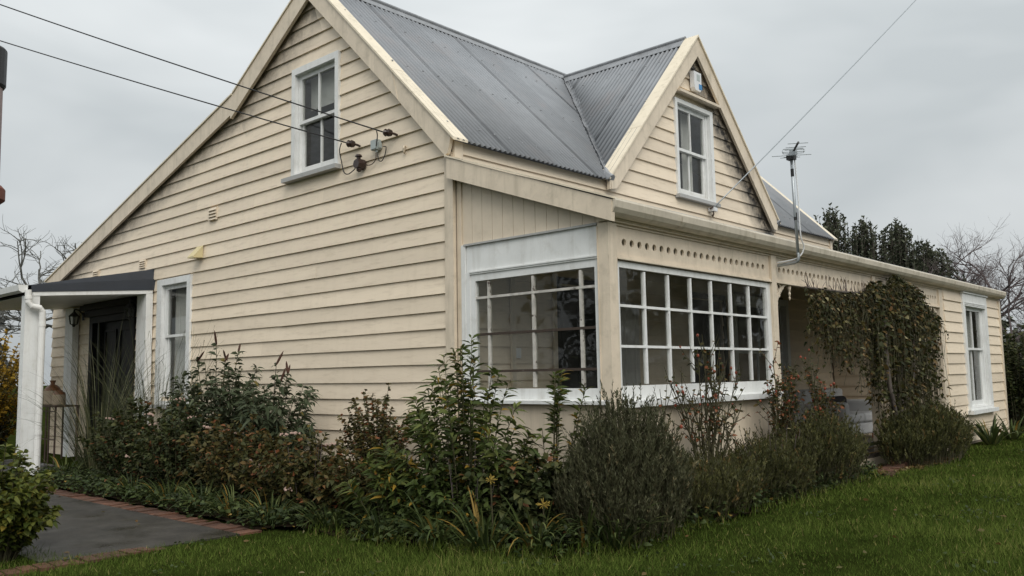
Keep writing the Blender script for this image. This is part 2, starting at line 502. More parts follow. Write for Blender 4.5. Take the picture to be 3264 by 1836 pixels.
L_grassy = leaf_mat('arching_grass_blades', [(0, (.025, .032, .012)), (.5, (.065, .075, .035)), (.9, (.16, .16, .09)), (1, (.24, .20, .10))])
L_vine = leaf_mat('climber_leaves', [(0, (.018, .022, .009)), (.42, (.046, .052, .017)), (.70, (.095, .082, .025)), (.90, (.14, .075, .028)), (1, (.26, .23, .12))])
L_yell = leaf_mat('golden_variegated_leaves', [(0, (.015, .022, .008)), (.38, (.06, .062, .012)), (.58, (.36, .22, .02)), (1, (.58, .36, .04))])
L_lawn = leaf_mat('lawn_blades', [(0, (.030, .052, .010)), (.45, (.078, .118, .022)), (.85, (.155, .195, .045)), (1, (.27, .23, .09))], rough=.9, trans=.2, spec=.0)
L_far = leaf_mat('far_evergreen_leaf', [(0, (.034, .042, .026)), (.5, (.068, .08, .052)), (1, (.13, .14, .09))])
L_hazy = leaf_mat('haze_grey_foliage', [(0, (.09, .095, .09)), (1, (.17, .175, .165))])  # grey of the distance haze put into the leaf colour

# ------------------------------------------------------------------ ground
def ss(a, b, t):
    t = np.clip((t-a)/(b-a), 0, 1)
    return t*t*(3-2*t)
def gz(x, y):
    x = np.asarray(x, float); y = np.asarray(y, float)
    z = .19+.06*ss(-1, .5, x)*(1-ss(3, 6, x))-.03*ss(4, 7, x)
    d = np.hypot(x-CAM[0], y-CAM[1])
    z = z-.22*(1-ss(1.5, 5.3, d))
    z = z+.012*np.sin(x*2.1+1)*np.cos(y*1.7)*ss(0, 1, np.maximum(-y-2.0, -x-1.2))
    return z
BED = np.array([(.3, 6.05), (-1.70, 6.05), (-1.70, .55), (-1.48, .15), (-1.43, -1.1), (-1.36, -1.55), (-1.1, -1.95), (-.6, -2.25), (.3, -2.36),
                (1.5, -2.42), (3.0, -2.42), (3.9, -2.3), (4.4, -2.05), (4.6, -1.6), (.3, -1.6)])
PATH = np.array([(-1.915, .46), (-1.915, 11.5), (-3.3, 11.5), (-3.3, .62), (-2.9, .46)])
def inside(P, poly):
    x, y = P[:, 0], P[:, 1]
    c = np.zeros(len(P), bool)
    n = len(poly)
    for i in range(n):
        x0, y0 = poly[i]; x1, y1 = poly[(i+1) % n]
        k = ((y0 > y) != (y1 > y))
        with np.errstate(divide='ignore', invalid='ignore'):
            k &= x < (x1-x0)*(y-y0)/(y1-y0+1e-12)+x0
        c ^= k
    return c
gx = np.concatenate([[-600, -250, -100, -50, -30, -20], np.arange(-14, 20.1, .35), [25, 35, 60, 120, 260, 600]])
gy = np.concatenate([[-600, -250, -100, -50, -25, -15], np.arange(-9, 16.1, .35), [20, 30, 60, 120, 260, 600]])
GX, GY = np.meshgrid(gx, gy, indexing='ij')
GV = np.stack([GX.ravel(), GY.ravel(), gz(GX, GY).ravel()], 1)
nx, ny = len(gx), len(gy)
ii, jj = np.meshgrid(np.arange(nx-1), np.arange(ny-1), indexing='ij')
a = (ii*ny+jj).ravel()
fast_mesh('lawn', GV, np.stack([a, a+ny, a+ny+1, a+1], 1), M_ground, origin=(0, 0, 0), smooth=True, kind='structure', label='green lawn around the cottage')

def sheet(name, poly, step, dz, m, **props):
    x0, y0 = poly.min(0); x1, y1 = poly.max(0)
    xs = np.arange(x0, x1+step, step); ys = np.arange(y0, y1+step, step)
    V = []; idx = {}; F = []
    cells = []
    for i in range(len(xs)-1):
        for j in range(len(ys)-1):
            c = np.array([[xs[i]+step/2, ys[j]+step/2]])
            if inside(c, poly)[0]: cells.append((i, j))
    for i, j in cells:
        q = []
        for (p_, r_) in ((i, j), (i+1, j), (i+1, j+1), (i, j+1)):
            if (p_, r_) not in idx:
                idx[(p_, r_)] = len(V)
                V.append((xs[p_], ys[r_], float(gz(xs[p_], ys[r_]))+dz(xs[p_], ys[r_])))
            q.append(idx[(p_, r_)])
        F.append(tuple(q))
    return mesh_obj(name, V, F, m, smooth=True, origin=(0, 0, 0), **props)
sheet('garden_bed', BED, .1, lambda x, y: .015+.02*math.sin(x*7)*math.sin(y*6)+random.uniform(0, .015), M_soil, kind='structure', label='dark soil of the flower bed around the cottage')
# concrete path: slab with thickness
pm = MB()
pp = [(x, y, float(gz(-2.5, 3))+.012) for x, y in PATH]
pm.prism([(x, y, z-.10) for x, y, z in pp], (0, 0, .10))
path = pm.build('path', M_conc, origin=(0, 0, 0), kind='structure', label='damp concrete garden path beside the flower bed')
zpath = float(gz(-2.5, 3))+.012
bm_ = MB().box(-.095, -.041, -.05, .095, .041, 0)
b0 = None
def brick(x, y, z, rz, parent):
    global b0
    if b0 is None:
        b0 = bm_.build('brick', M_brick, parent, origin=(0, 0, 0))
        o = b0
    else:
        o = b0.copy(); COL.objects.link(o)
        o.parent = parent
    po = ORG[parent.name]
    o.location = ((x-po[0])*S, (y-po[1])*S, (z-po[2])*S)
    o.rotation_euler = (random.gauss(0, .02), random.gauss(0, .02), rz+random.gauss(0, .02))
    ORG[o.name] = np.array((x, y, z))
    return o
y = .50
while y < 8.2:
    brick(-1.815+random.gauss(0, .006), y, float(gz(-1.8, y))+.012+random.gauss(0, .005), 0, path)
    y += .094
x = -3.62
while x < -2.55:
    brick(x, .44+.03*(x+3.2)**2+random.gauss(0, .012), zpath+.004+random.gauss(0, .004), math.pi/2+random.gauss(0, .05), path)
    x += .095
bed = bpy.data.objects['garden_bed']
for i in range(16):
    brick(4.25+.13*i, -2.28+.028*i+random.gauss(0, .012), float(gz(4.5, -2.2))+.03+random.gauss(0, .004), math.pi/2+.2+random.gauss(0, .08), bed)

# ------------------------------------------------------------------ house
V = 1.743                     # verandah front line
ZG = .05                      # walls go a little into the ground
BZ = .165
house = empty('house', (0, 0, .19), 'cream weatherboard cottage with steep gables, grey corrugated roof and glazed verandah', 'house')
def P3(pl, c, a, z, o):       # pl 'W' : plane x=c seen from -x ; 'S' : plane y=c seen from -y ; o = distance proud of the plane
    return (c-o, a, z) if pl == 'W' else (a, c-o, z)
def pbox(mb, pl, c, a0, a1, z0, z1, o0, o1):
    p = [P3(pl, c, a0, z0, o0), P3(pl, c, a1, z0, o0), P3(pl, c, a1, z0, o1), P3(pl, c, a0, z0, o1),
         P3(pl, c, a0, z1, o0), P3(pl, c, a1, z1, o0), P3(pl, c, a1, z1, o1), P3(pl, c, a0, z1, o1)]
    if pl == 'S': p = [p[i] for i in (1, 0, 3, 2, 5, 4, 7, 6)]
    return mb.hexa(p)
def quadboard(mb, pl, c, ab, at, z0, z1, ob, ot):
    n = max(1, int((ab[1]-ab[0])/.7))
    vs_ = []
    for k in range(n+1):
        t = k/n
        a_, b_ = ab[0]+(ab[1]-ab[0])*t, at[0]+(at[1]-at[0])*t
        wz = random.uniform(-.0028, .0028); wo_ = random.uniform(-.0022, .0022)
        vs_ += [P3(pl, c, a_, z0+wz, 0), P3(pl, c, a_, z0+wz, ob+wo_), P3(pl, c, b_, z1, ot), P3(pl, c, b_, z1, 0)]
    fs = [(0, 1, 2, 3), (4*n+3, 4*n+2, 4*n+1, 4*n)]
    for k in range(n):
        for q in range(4):
            r_ = (q+1) % 4
            fs.append((4*k+q, 4*(k+1)+q, 4*(k+1)+r_, 4*k+r_))
    return mb.add(vs_, fs)
def minus(iv, holes):
    out = [iv]
    for h0, h1 in holes:
        nxt = []
        for a0, a1 in out:
            if h1 <= a0 or h0 >= a1: nxt.append((a0, a1)); continue
            if h0 > a0: nxt.append((a0, h0))
            if h1 < a1: nxt.append((h1, a1))
        out = nxt
    return out
def clad(parent, pl, c, z0, z1, lo, hi, holes, zref=3.3243, joints=0.0, name='weatherboard', m=None):
    """weatherboards on a wall: lo(z), hi(z) give the run of the wall at height z"""
    m = m or M_cream
    k0 = math.floor((z0-zref)/BZ)
    k = k0
    while True:
        zb = zref+k*BZ; zt = zb+BZ
        if zb > z1-.015: break
        zb2 = max(zb, z0); zt2 = min(zt, z1)
        k += 1
        if zt2-zb2 < .02: continue
        l0, h0, l1, h1 = lo(zb2), hi(zb2), lo(zt2), hi(zt2)
        if h0-l0 < .05: continue
        if h1 < l1: mid = (l1+h1)/2; l1, h1 = mid-.005, mid+.005
        hs_ = [(q[0], q[1]) for q in holes if q[2] < (zb2+zt2)/2+.03 and q[3] > (zb2+zt2)/2-.03]
        segs = minus((l0, h0), hs_)
        for (a0, a1) in segs:
            if a1-a0 < .02: continue
            cuts = [a0]
            if joints and a1-a0 > 3.2 and random.random() < joints:
                cuts.append(random.uniform(a0+1.0, a1-1.0))
            cuts.append(a1)
            for i in range(len(cuts)-1):
                b0_, b1_ = cuts[i]+(.0012 if i else 0), cuts[i+1]
                t0_ = l1 if b0_ == l0 else b0_
                t1_ = h1 if b1_ == h0 else b1_
                if t1_ <= t0_: t0_ = t1_ = (t0_+t1_)/2; t1_ += .004
                wv = random.uniform(-.0015, .0015)
                mb = MB()
                quadboard(mb, pl, c, (b0_, b1_), (t0_, t1_), zb2+random.uniform(-.001, .001), zt2+.005, .026+wv, .005+wv)
                mb.build(name, m, parent)
def lining(name, pl, c, z0, z1, lo, hi, holes, o0, o1, m, step=.11):
    mb = MB()
    zs = sorted(set([round(z, 4) for z in np.arange(z0, z1, step)]+[round(z1, 4)]+[round(q, 4) for h in holes for q in h[2:] if z0 < q < z1]))
    for a_, b_ in zip(zs[:-1], zs[1:]):
        zc = (a_+b_)/2
        l, h = lo(b_), hi(b_)
        if h-l < .02: continue
        for (s0, s1) in minus((l, h), [(q[0], q[1]) for q in holes if q[2] < zc < q[3]]):
            if s1-s0 > .005: pbox(mb, pl, c, s0, s1, a_, b_, o0, o1)
    return mb.build(name, m, house)

# roof lines of the big gable (at the barge plane)
def roof_front(y): return 3.693+.995*y
YK, ZK = 3.92, 4.99
YR, ZR = 2.298, 5.98
def roof_back(y): return ZR-(y-YR)*.6104 if y < YK else ZK-(y-YK)*.2985
def g_lo(z): return .0 if z < 3.50 else max(.0, (z+.12-3.693)/.995)
def g_hi(z):
    zz = z+.12
    if zz > ZK: return YR+(ZR-zz)/.6104
    return min(9.95, YK+(ZK-zz)/.2985)
# openings on the gable wall (y0,y1,z0,z1)
GW = (1.835, 2.62, 3.75, 4.93)
LW = (5.10, 5.93, 1.15, 2.74)
DR = (6.70, 8.30, .0, 2.50)
wall = lining('gable_wall', 'W', 0, ZG, 5.93, g_lo, g_hi, [GW, LW, DR], -.09, -.002, M_inner)
clad(wall, 'W', 0, .22, 5.93, lambda z: max(.109, g_lo(z)), g_hi, [GW, LW, DR], joints=.8)
# front wall of the main house (y=0), dormer gable in it
XA, ZA = 4.47, 5.90
XL, XRt, ZF = 2.39, 6.67, 3.66
def dl(z): return XL+(z-ZF)*(XA-XL)/(ZA-ZF)
def dr(z): return XRt-(z-ZF)*(XRt-XA)/(ZA-ZF)
def f_lo(z): return 0.0 if z < 3.60 else dl(z+.12)
def f_hi(z): return 8.85 if z < 3.60 else dr(z+.12)
DW = (3.97, 4.85, 3.72, 4.90)
FD1 = (1.47, 2.35, .33, 2.35)
FD2 = (4.17, 5.0, .33, 2.35)
FW = (5.34, 6.92, .91, 2.39)
fwall = lining('front_wall', 'S', 0, ZG, 5.78, f_lo, f_hi, [DW, FD1, FD2, FW], -.09, -.002, M_inner)
clad(fwall, 'S', 0, 3.36, 3.489, lambda z: .075, lambda z: 8.80, [], joints=1.0)
clad(fwall, 'S', 0, 3.4895, 3.605, lambda z: .075, lambda z: 2.405, [])
clad(fwall, 'S', 0, 3.4895, 3.605, lambda z: 6.655, lambda z: 8.80, [])
clad(fwall, 'S', 0, 3.4895, 5.70, lambda z: max(2.409, dl(z+.12)), lambda z: min(6.651, dr(z+.12)), [DW], joints=.35)
clad(fwall, 'S', 0, .33, 3.36, lambda z: .05, lambda z: 8.64, [FD1, FD2, FW])
# other walls of the shell
mb = MB()
mb.prism([(8.85, 0, ZG), (8.85, 9.95, ZG), (8.85, 9.95, roof_back(9.95)-.14), (8.85, YK, ZK-.14), (8.85, YR, ZR-.14), (8.85, 0, 3.56)], (-.08, 0, 0))
mb.build('east_gable_wall', M_cream_s, house)
MB().box(0.0, 9.87, ZG, 8.77, 9.95, roof_back(9.95)-.14).build('back_wall', M_cream_s, house)
fl = MB(); fl.box(.1, .1, .22, 8.75, 9.85, .30); fl.box(.1, .1, 2.96, 8.75, 9.85, 3.04); fl.build('interior_floor', M_dark, house)

# ---- roof
roofmb = MB()
x0, x1 = -.075, 8.92
TH = .05
def slab(mb, pts, th=TH):
    mb.prism([(p[0], p[1], p[2]-th) for p in pts], (0, 0, th))
OFF = -.035
def xv_l(y): return XL+(y+.033)*(XA-XL)/2.25
def xv_r(y): return XRt-(y+.033)*(XRt-XA)/2.25
def fz(y): return roof_front(y)+OFF
slab(roofmb, [(x0, .0, fz(.0)), (XL+.0, .0, fz(.0)), (XA, 2.217, fz(2.217)), (XA, YR, fz(YR)), (x0, YR, fz(YR))])
slab(roofmb, [(XRt-.0, .0, fz(.0)), (x1, .0, fz(.0)), (x1, YR, fz(YR)), (XA, YR, fz(YR)), (XA, 2.217, fz(2.217))])
slab(roofmb, [(x0, YR, ZR+OFF), (x1, YR, ZR+OFF), (x1, YK, ZK+OFF), (x0, YK, ZK+OFF)])
slab(roofmb, [(x0, YK, ZK+OFF), (x1, YK, ZK+OFF), (x1, 10.12, roof_back(10.12)+OFF), (x0, 10.12, roof_back(10.12)+OFF)])
slab(roofmb, [(XL, -.06, ZF+OFF), (XA, -.06, ZA+OFF), (XA, 2.22, ZA+OFF), (XL, -.03, ZF+OFF)])
slab(roofmb, [(XRt, -.06, ZF+OFF), (XRt, -.03, ZF+OFF), (XA, 2.22, ZA+OFF), (XA, -.06, ZA+OFF)])
roof = roofmb.build('roof', M_ridge, house)

COR = .072; AMP = .0125
def corrugated(parent, a0, a1, span, point, lift=0.0, seg=8, name='roof_sheet'):
    """a runs across the sheet; span(a)->(t0,t1) or None; point(a,t)->xyz and normal"""
    n = int(round((a1-a0)/COR*seg))
    V_, F_, T_ = [], [], []
    th = .003
    prev = False
    for i in range(n+1):
        a = a0+(a1-a0)*i/n
        s_ = span(a)
        if s_ is None or s_[1]-s_[0] < .03:
            prev = False; continue
        h = AMP*math.sin(2*math.pi*a/COR)+lift
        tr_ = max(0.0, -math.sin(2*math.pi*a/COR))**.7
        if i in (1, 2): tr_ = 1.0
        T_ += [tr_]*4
        for t in s_:
            (px, py, pz), nn = point(a, t)
            V_.append((px+nn[0]*h, py+nn[1]*h, pz+nn[2]*h))
            V_.append((px+nn[0]*(h-th), py+nn[1]*(h-th), pz+nn[2]*(h-th)))
        if prev:
            b = len(V_)-8
            F_ += [(b, b+4, b+6, b+2), (b+1, b+3, b+7, b+5), (b, b+1, b+5, b+4), (b+2, b+6, b+7, b+3)]
        prev = True
    if len(V_) < 16: return None
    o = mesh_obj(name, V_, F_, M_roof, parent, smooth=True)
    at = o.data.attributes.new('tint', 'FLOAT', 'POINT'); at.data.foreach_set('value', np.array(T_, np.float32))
    return o
nf = np.array([0, -.995, 1.0]); nf /= np.linalg.norm(nf)
def span_main(x):
    y0 = -.105
    if XL-.03 < x < XA: y0 = (x-XL)*2.25/(XA-XL)-.033+.045
    elif XA <= x < XRt+.03: y0 = (XRt-x)*2.25/(XRt-XA)-.033+.045
    y0 = max(y0, -.105)
    return (y0, YR-.01) if y0 < YR-.05 else None
def pt_main(x, y): return (x, y, roof_front(y)+.005), nf
x = -.06; i = 0
while x < 8.9:
    xe = min(x+.72, 8.93)
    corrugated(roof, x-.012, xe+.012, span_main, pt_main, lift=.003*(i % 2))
    x = xe; i += 1
sl = (ZA-ZF)/(XA-XL); nl = np.array([-sl, 0, 1.0]); nl /= np.linalg.norm(nl)
sr = (ZA-ZF)/(XRt-XA); nr = np.array([sr, 0, 1.0]); nr /= np.linalg.norm(nr)
def span_dl(y):
    xl = XL-.04 if y < 0 else xv_l(y)+.05
    return (xl, XA-.01)
def span_dr(y):
    xr = XRt+.04 if y < 0 else xv_r(y)-.05
    return (-xr, -XA-.01)
y = -.05; i = 0
while y < 2.15:
    ye = min(y+.62, 2.2)
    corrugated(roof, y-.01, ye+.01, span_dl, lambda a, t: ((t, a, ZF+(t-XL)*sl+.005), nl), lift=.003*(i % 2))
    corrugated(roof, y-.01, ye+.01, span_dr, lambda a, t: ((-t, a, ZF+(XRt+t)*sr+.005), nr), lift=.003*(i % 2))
    y = ye; i += 1
# verandah roof
VS = .349
nv = np.array([0, -VS, 1.0]); nv /= np.linalg.norm(nv)
vr = MB()
slab(vr, [(-.09, -1.84, 2.745), (12.19, -1.84, 2.745), (12.19, .9, 2.745+VS*2.74), (8.86, .9, 2.745+VS*2.74), (8.86, -.002, 2.745+VS*1.838), (-.09, -.002, 2.745+VS*1.838)], .03)
slab(vr, [(8.86, .9, 2.755+VS*2.74), (12.19, .9, 2.755+VS*2.74), (12.19, 3.6, 2.9), (8.86, 3.6, 2.9)], .03)
vroof = vr.build('verandah_roof', M_ridge, house)
x = -.08; i = 0
while x < 12.18:
    xe = min(x+.72, 12.2)
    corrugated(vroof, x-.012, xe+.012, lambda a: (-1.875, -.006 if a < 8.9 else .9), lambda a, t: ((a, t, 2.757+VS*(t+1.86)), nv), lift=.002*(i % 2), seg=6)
    x = xe; i += 1
# screw heads through the crests
sm = MB()
for yy in (.12, .95, 1.75, 2.12):
    for xx in np.arange(.02, 8.85, COR*3):
        xc = (math.floor(xx/COR)+.25)*COR
        sp_ = span_main(xc)
        if sp_ is None or yy < sp_[0]+.03: continue
        c_ = np.array([xc, yy+random.uniform(-.01, .01), roof_front(yy)+.005])+nf*(AMP+.002)
        sm.tube([tuple(c_), tuple(c_+nf*.008)], [.013, .008], 5)
for xx in (2.75, 3.45, 4.15):
    for yy in np.arange(.1, 2.1, COR*3):
        yc = (math.floor(yy/COR)+.25)*COR
        if xx < xv_l(yc)+.08: continue
        c_ = np.array([xx, yc, ZF+(xx-XL)*sl+.005])+nl*(AMP+.002)
        sm.tube([tuple(c_), tuple(c_+nl*.008)], [.013, .008], 5)
sm.build('roof_screws', M_ridge, roof, kind='stuff')
# ridge capping and valleys
def ridgecap(p0, p1, n1, n2, name='ridge_cap'):
    p0 = np.array(p0); p1 = np.array(p1)
    mb = MB()
    mb.tube([p0+(0, 0, .035), p1+(0, 0, .035)], .028, 8)
    for d in (n1, n2):
        d = np.array(d, float); d /= np.linalg.norm(d)
        q = [p0+(0, 0, .03), p1+(0, 0, .03), p1+d*.17+(0, 0, .028), p0+d*.17+(0, 0, .028)]
        mb.prism(q, (0, 0, -.006))
    return mb.build(name, M_ridge, roof)
ridgecap((-.08, YR, ZR), (8.93, YR, ZR), (0, -1, -.995), (0, 1, -.61))
ridgecap((XA, .08, ZA), (XA, 2.2, ZA), (-1, 0, -sl), (1, 0, -sr))
def valley(xe, sgn):
    mb = MB()
    A = np.array([xe, -.10, ZF-.07]); B_ = np.array([XA, 2.2, ZA-.01])
    for k in range(14):
        t0, t1 = k/14, (k+1)/14+.004
        a_, b_ = A+(B_-A)*t0, A+(B_-A)*t1
        wq = .055+.012*math.sin(k*2.3)
        d1 = np.array([0, 1, .995]); d1 /= np.linalg.norm(d1)
        d1 = np.array([-sgn*1.0, 0, 0]); d2 = np.array([sgn*.5, -.2, .55*1.0])
        up = np.array([0, 0, .03+.004*(k % 2)])
        mb.add([a_+d1*wq+up, b_+d1*wq+up, b_+d2*wq*1.3+up, a_+d2*wq*1.3+up, a_+(0, 0, .012), b_+(0, 0, .012)],
               [(0, 4, 5, 1), (4, 3, 2, 5)])
    mb.tube([A+(0, -.01, .02), A+(0, .06, .075), A+(B_-A)*.1+(0, 0, .02)], [.05, .045, .02], 8)
    return mb.build('valley_flashing', M_ridge, roof)
valley(XL-.01, 1); valley(XRt+.01, -1)

# ---- barge boards of the west gable (x plane -.1)
def barge_y(pts, xa=-.1, xb=-.062, name='barge_board'):
    return MB().prism([(xa, p[0], p[1]) for p in pts], (xb-xa, 0, 0)).build(name, M_trim, house)
h_ = .235
barge_y([(-.052, 3.640), (.80, roof_front(.80)), (.70, roof_front(.70)-h_-.01), (.03, 3.455), (-.005, 3.475), (-.03, 3.54)])
barge_y([(.803, roof_front(.803)+.004), (YR, ZR), (YR, ZR-h_-.02), (.70+.003, roof_front(.703)-h_)], xa=-.104)
barge_y([(YR+.002, ZR), (YR+.002, ZR-h_-.02), (YK+.05, roof_back(YK+.05)-h_-.06), (YK+.10, roof_back(YK+.10)-.0)])
barge_y([(YK+.103, roof_back(YK+.10)), (YK+.053, roof_back(YK+.05)-h_-.01), (10.0, roof_back(10.0)-h_), (10.12, roof_back(10.12))], xa=-.098)
MB().prism([(-.062, -.02, 3.62), (-.062, YR, ZR-.06), (-.062, YR, ZR-.10), (-.062, .02, 3.56)], (.06, 0, 0)).build('soffit', M_trim, house)
mb = MB()
mb.prism([(-.062, YR, ZR-.06), (-.062, YK, ZK-.06), (-.062, 10.0, roof_back(10.0)-.06), (-.062, 10.0, roof_back(10.0)-.10), (-.062, YK, ZK-.10), (-.062, YR, ZR-.10)], (.06, 0, 0)).build('soffit', M_trim, house)
# flashings lying on the roof edge
def strip(pts_lo, pts_hi, th, m, name='roof_flashing'):
    mb = MB()
    n = len(pts_lo)
    for i in range(n-1):
        q = [pts_lo[i], pts_lo[i+1], pts_hi[i+1], pts_hi[i]]
        mb.prism(q, (0, 0, -th))
    return mb.build(name, m, house)
def rf(x, y, d=.022): return (x, y, roof_front(y)+d)
strip([rf(-.118, -.105), rf(-.118, .79)], [rf(.075, -.105), rf(.07, .80)], .028, M_flash)
strip([rf(-.12, .78, .026), rf(-.12, YR-.05, .026)], [rf(.066, .80, .026), rf(.066, YR-.05, .026)], .028, M_flash)
strip([(-.115, YR+.05, ZR-.03+.02), (-.115, YK, ZK+.022)], [(.05, YR+.05, ZR-.03+.02), (.05, YK, ZK+.022)], .02, M_flash)
strip([(-.115, YK+.02, ZK+.012), (-.115, 10.13, roof_back(10.13)+.02)], [(.05, YK+.02, ZK+.012), (.05, 10.13, roof_back(10.13)+.02)], .02, M_flash)
strip([rf(8.80, -.1), rf(8.80, YR-.05)], [rf(8.97, -.1), rf(8.97, YR-.05)], .03, M_flash)
MB().prism([(8.93, -.06, 3.63), (8.93, YR, ZR), (8.93, YR, ZR-.2), (8.93, .03, 3.46)], (.03, 0, 0)).build('barge_board', M_trim, house)
# ---- dormer barge boards (y plane -.1)
def barge_x(pts, ya=-.1, yb=-.062):
    return MB().prism([(p[0], ya, p[1]) for p in pts], (0, yb-ya, 0)).build('barge_board', M_trim, house)
hv = .265
barge_x([(XL-.012, ZF-.015), (XL+.0, ZF-.165), (XL+.10, ZF-.165+.02), (XA, ZA-hv), (XA, ZA)])
barge_x([(XA+.002, ZA), (XA+.002, ZA-hv), (XRt-.13, ZF-.155), (XRt-.03, ZF-.155), (XRt+.012, ZF-.01)], ya=-.098)
mb = MB(); mb.box(XL-.03, -.098, ZF-.17, XL-.013, -.05, ZF-.02); mb.build('barge_return', M_trim, house)
MB().prism([(XL, -.062, ZF-.06), (XA, -.062, ZA-.07), (XA, -.062, ZA-.11), (XL+.05, -.062, ZF-.06)], (0, .06, 0)).build('soffit', M_trim, house)
MB().prism([(XA, -.062, ZA-.07), (XRt, -.062, ZF-.06), (XRt-.05, -.062, ZF-.06), (XA, -.062, ZA-.11)], (0, .06, 0)).build('soffit', M_trim, house)
def dlp(x, y, d): return (x, y, ZF+(x-XL)*sl+d)
def drp(x, y, d): return (x, y, ZF+(XRt-x)*sr+d)
strip([dlp(XL-.05, -.118, .022), dlp(3.05, -.118, .022)], [dlp(XL-.05, .075, .022), dlp(3.05, .075, .022)], .03, M_flash)
strip([dlp(3.02, -.12, .027), dlp(XA, -.12, .03)], [dlp(3.02, .072, .027), dlp(XA, .09, .03)], .03, M_flash)
strip([drp(XA, -.12, .03), drp(XRt+.05, -.12, .022)], [drp(XA, .07, .03), drp(XRt+.05, .07, .022)], .03, M_flash)

# ---- corner boards
def cbox(name, *b, m=None): return MB().box(*b).build(name, m or M_trim, house)
cbox('corner_board', -.036, -.006, .2, .0, .109, 3.25)
cbox('corner_board', -.036, .002, 3.25, .0, .109, 3.50)
cbox('corner_board', -.034, -.036, 3.44, .075, -.004, 3.60)
cbox('corner_board', 8.80, -.036, 3.40, 8.885, -.004, 3.58)

# ---- windows
def frame(mb, pl, c, a0, a1, z0, z1, wl, wr, wt, wb, o0, o1):
    if wl: pbox(mb, pl, c, a0, a0+wl, z0+wb, z1-wt, o0, o1)
    if wr: pbox(mb, pl, c, a1-wr, a1, z0+wb, z1-wt, o0, o1)
    if wt: pbox(mb, pl, c, a0, a1, z1-wt, z1, o0, o1)
    if wb: pbox(mb, pl, c, a0, a1, z0, z0+wb, o0, o1)
def window(pl, c, out, arch, opening, zm, sill, sw=.045, muntins=1, blind=None, curtain=None, label=None):
    """out: architrave outer (a0,a1,z0,z1); arch: architrave widths; opening inner; zm: meeting rail height"""
    mb = MB()
    a0, a1, z0, z1 = out
    frame(mb, pl, c, a0, a1, z0, z1, arch[0], arch[1], arch[2], arch[3], -.002, .047)
    # jamb lining
    p0, p1, q0, q1 = opening
    frame(mb, pl, c, a0+arch[0]-.004, a1-arch[1]+.004, z0+arch[3], z1-arch[2]+.004, p0-a0-arch[0]+.006, a1-arch[1]-p1+.006, z1-arch[2]-q1+.004, max(q0-z0-arch[3], .004), -.085, -.004)
    pr = {'label': label} if label else {}
    win = mb.build('window', M_white, house, **pr)
    # upper sash (outer track) and lower sash (inner track)
    for (s0, s1, o0, bot, top) in ((zm-.02, q1, -.045, .036, .05), (q0, zm+.018, -.08, .075, .036)):
        mb = MB()
        frame(mb, pl, c, p0+.004, p1-.004, s0, s1, sw, sw, top, bot, o0, o0+.033)
        mb.build('sash', M_white, win)
        g0, g1 = p0+.004+sw, p1-.004-sw
        xs = [g0+(g1-g0)*k/(muntins+1) for k in range(muntins+2)]
        for k in range(1, muntins+1):
            b = MB(); pbox(b, pl, c, xs[k]-.011, xs[k]+.011, s0+bot+.001, s1-top-.001, o0+.003, o0+.03); b.build('muntin', M_white, win)
        for k in range(muntins+1):
            b = MB(); pbox(b, pl, c, xs[k]+.002, xs[k+1]-.002, s0+bot-.004, s1-top+.004, o0+.012, o0+.016); b.build('pane', M_glass, win)
    if sill:
        b = MB(); pbox(b, pl, c, sill[0], sill[1], sill[2], sill[3], -.002, sill[4]); b.build('sill', sill[5] if len(sill) > 5 else M_grey, win)
    if blind:
        b = MB(); pbox(b, pl, c, p0+.02, p1-.02, blind, q1, -.16, -.155); b.build('blind', M_curt, win)
    if curtain:
        for (c0, c1) in curtain:
            b = MB(); n = max(6, int((c1-c0)/.02))
            pts = []
            for k in range(n+1):
                a_ = c0+(c1-c0)*k/n
                pts.append((a_, -.17+.018*math.sin(k*1.9)))
            for k in range(n):
                (aa, oa), (ab, ob) = pts[k], pts[k+1]
                b.add([P3(pl, c, aa, q0, oa), P3(pl, c, ab, q0, ob), P3(pl, c, ab, q1, ob), P3(pl, c, aa, q1, oa)], [(0, 1, 2, 3)])
            b.build('curtain', M_curt, win)
    return win
window('W', 0, (1.775, 2.68, 3.705, 4.985), (.065, .065, .075, .03), (1.85, 2.60, 3.745, 4.905), 4.345, (1.755, 2.80, 3.655, 3.703, .10), sw=.04, blind=4.52, label='upper sash window in the big gable with a half drawn blind')
window('W', 0, (5.03, 5.995, 1.08, 2.805), (.10, .14, .085, .05), (5.14, 5.845, 1.14, 2.71), 2.015, (4.99, 6.03, 1.03, 1.078, .09), sw=.05, muntins=0, curtain=[(5.55, 5.83)], label='tall sash window beside the porch')
window('S', 0, (3.925, 4.895, 3.675, 4.955), (.055, .075, .055, .03), (3.985, 4.775, 3.715, 4.89), 4.305, (3.90, 4.95, 3.628, 3.673, .085), sw=.04, curtain=[(4.40, 4.68)], label='sash window in the dormer gable')
MB().prism([(3.93, -.004, 5.035), (3.93, -.13, 5.02), (3.93, -.13, 5.055), (3.93, -.004, 5.115)], (1.07, 0, 0)).build('window_hood', M_trim, house)
window('S', -V, (9.72, 11.19, .70, 2.605), (.125, .15, .205, .04), (9.86, 10.98, .76, 2.39), 1.70, (9.66, 11.25, .635, .698, .11, M_white), sw=.06, curtain=[(9.93, 10.25), (10.5, 10.9)], label='tall sash window in the end room with pale curtains')
window('S', 0, (5.26, 7.0, .88, 2.46), (.09, .09, .09, .04), (5.37, 6.89, .93, 2.36), 1.66, (5.22, 7.04, .83, .878, .09, M_white), sw=.05, label='dark sash window on the verandah wall')
mb = MB()
for z_ in (2.40, 2.425, 2.45): pbox(mb, 'S', -V, 9.80, 11.06, z_, z_+.012, .047, .06)
pbox(mb, 'S', -V, 9.70, 11.21, 2.605, 2.63, -.002, .07)
mb.build('window_head_moulding', M_white, house)

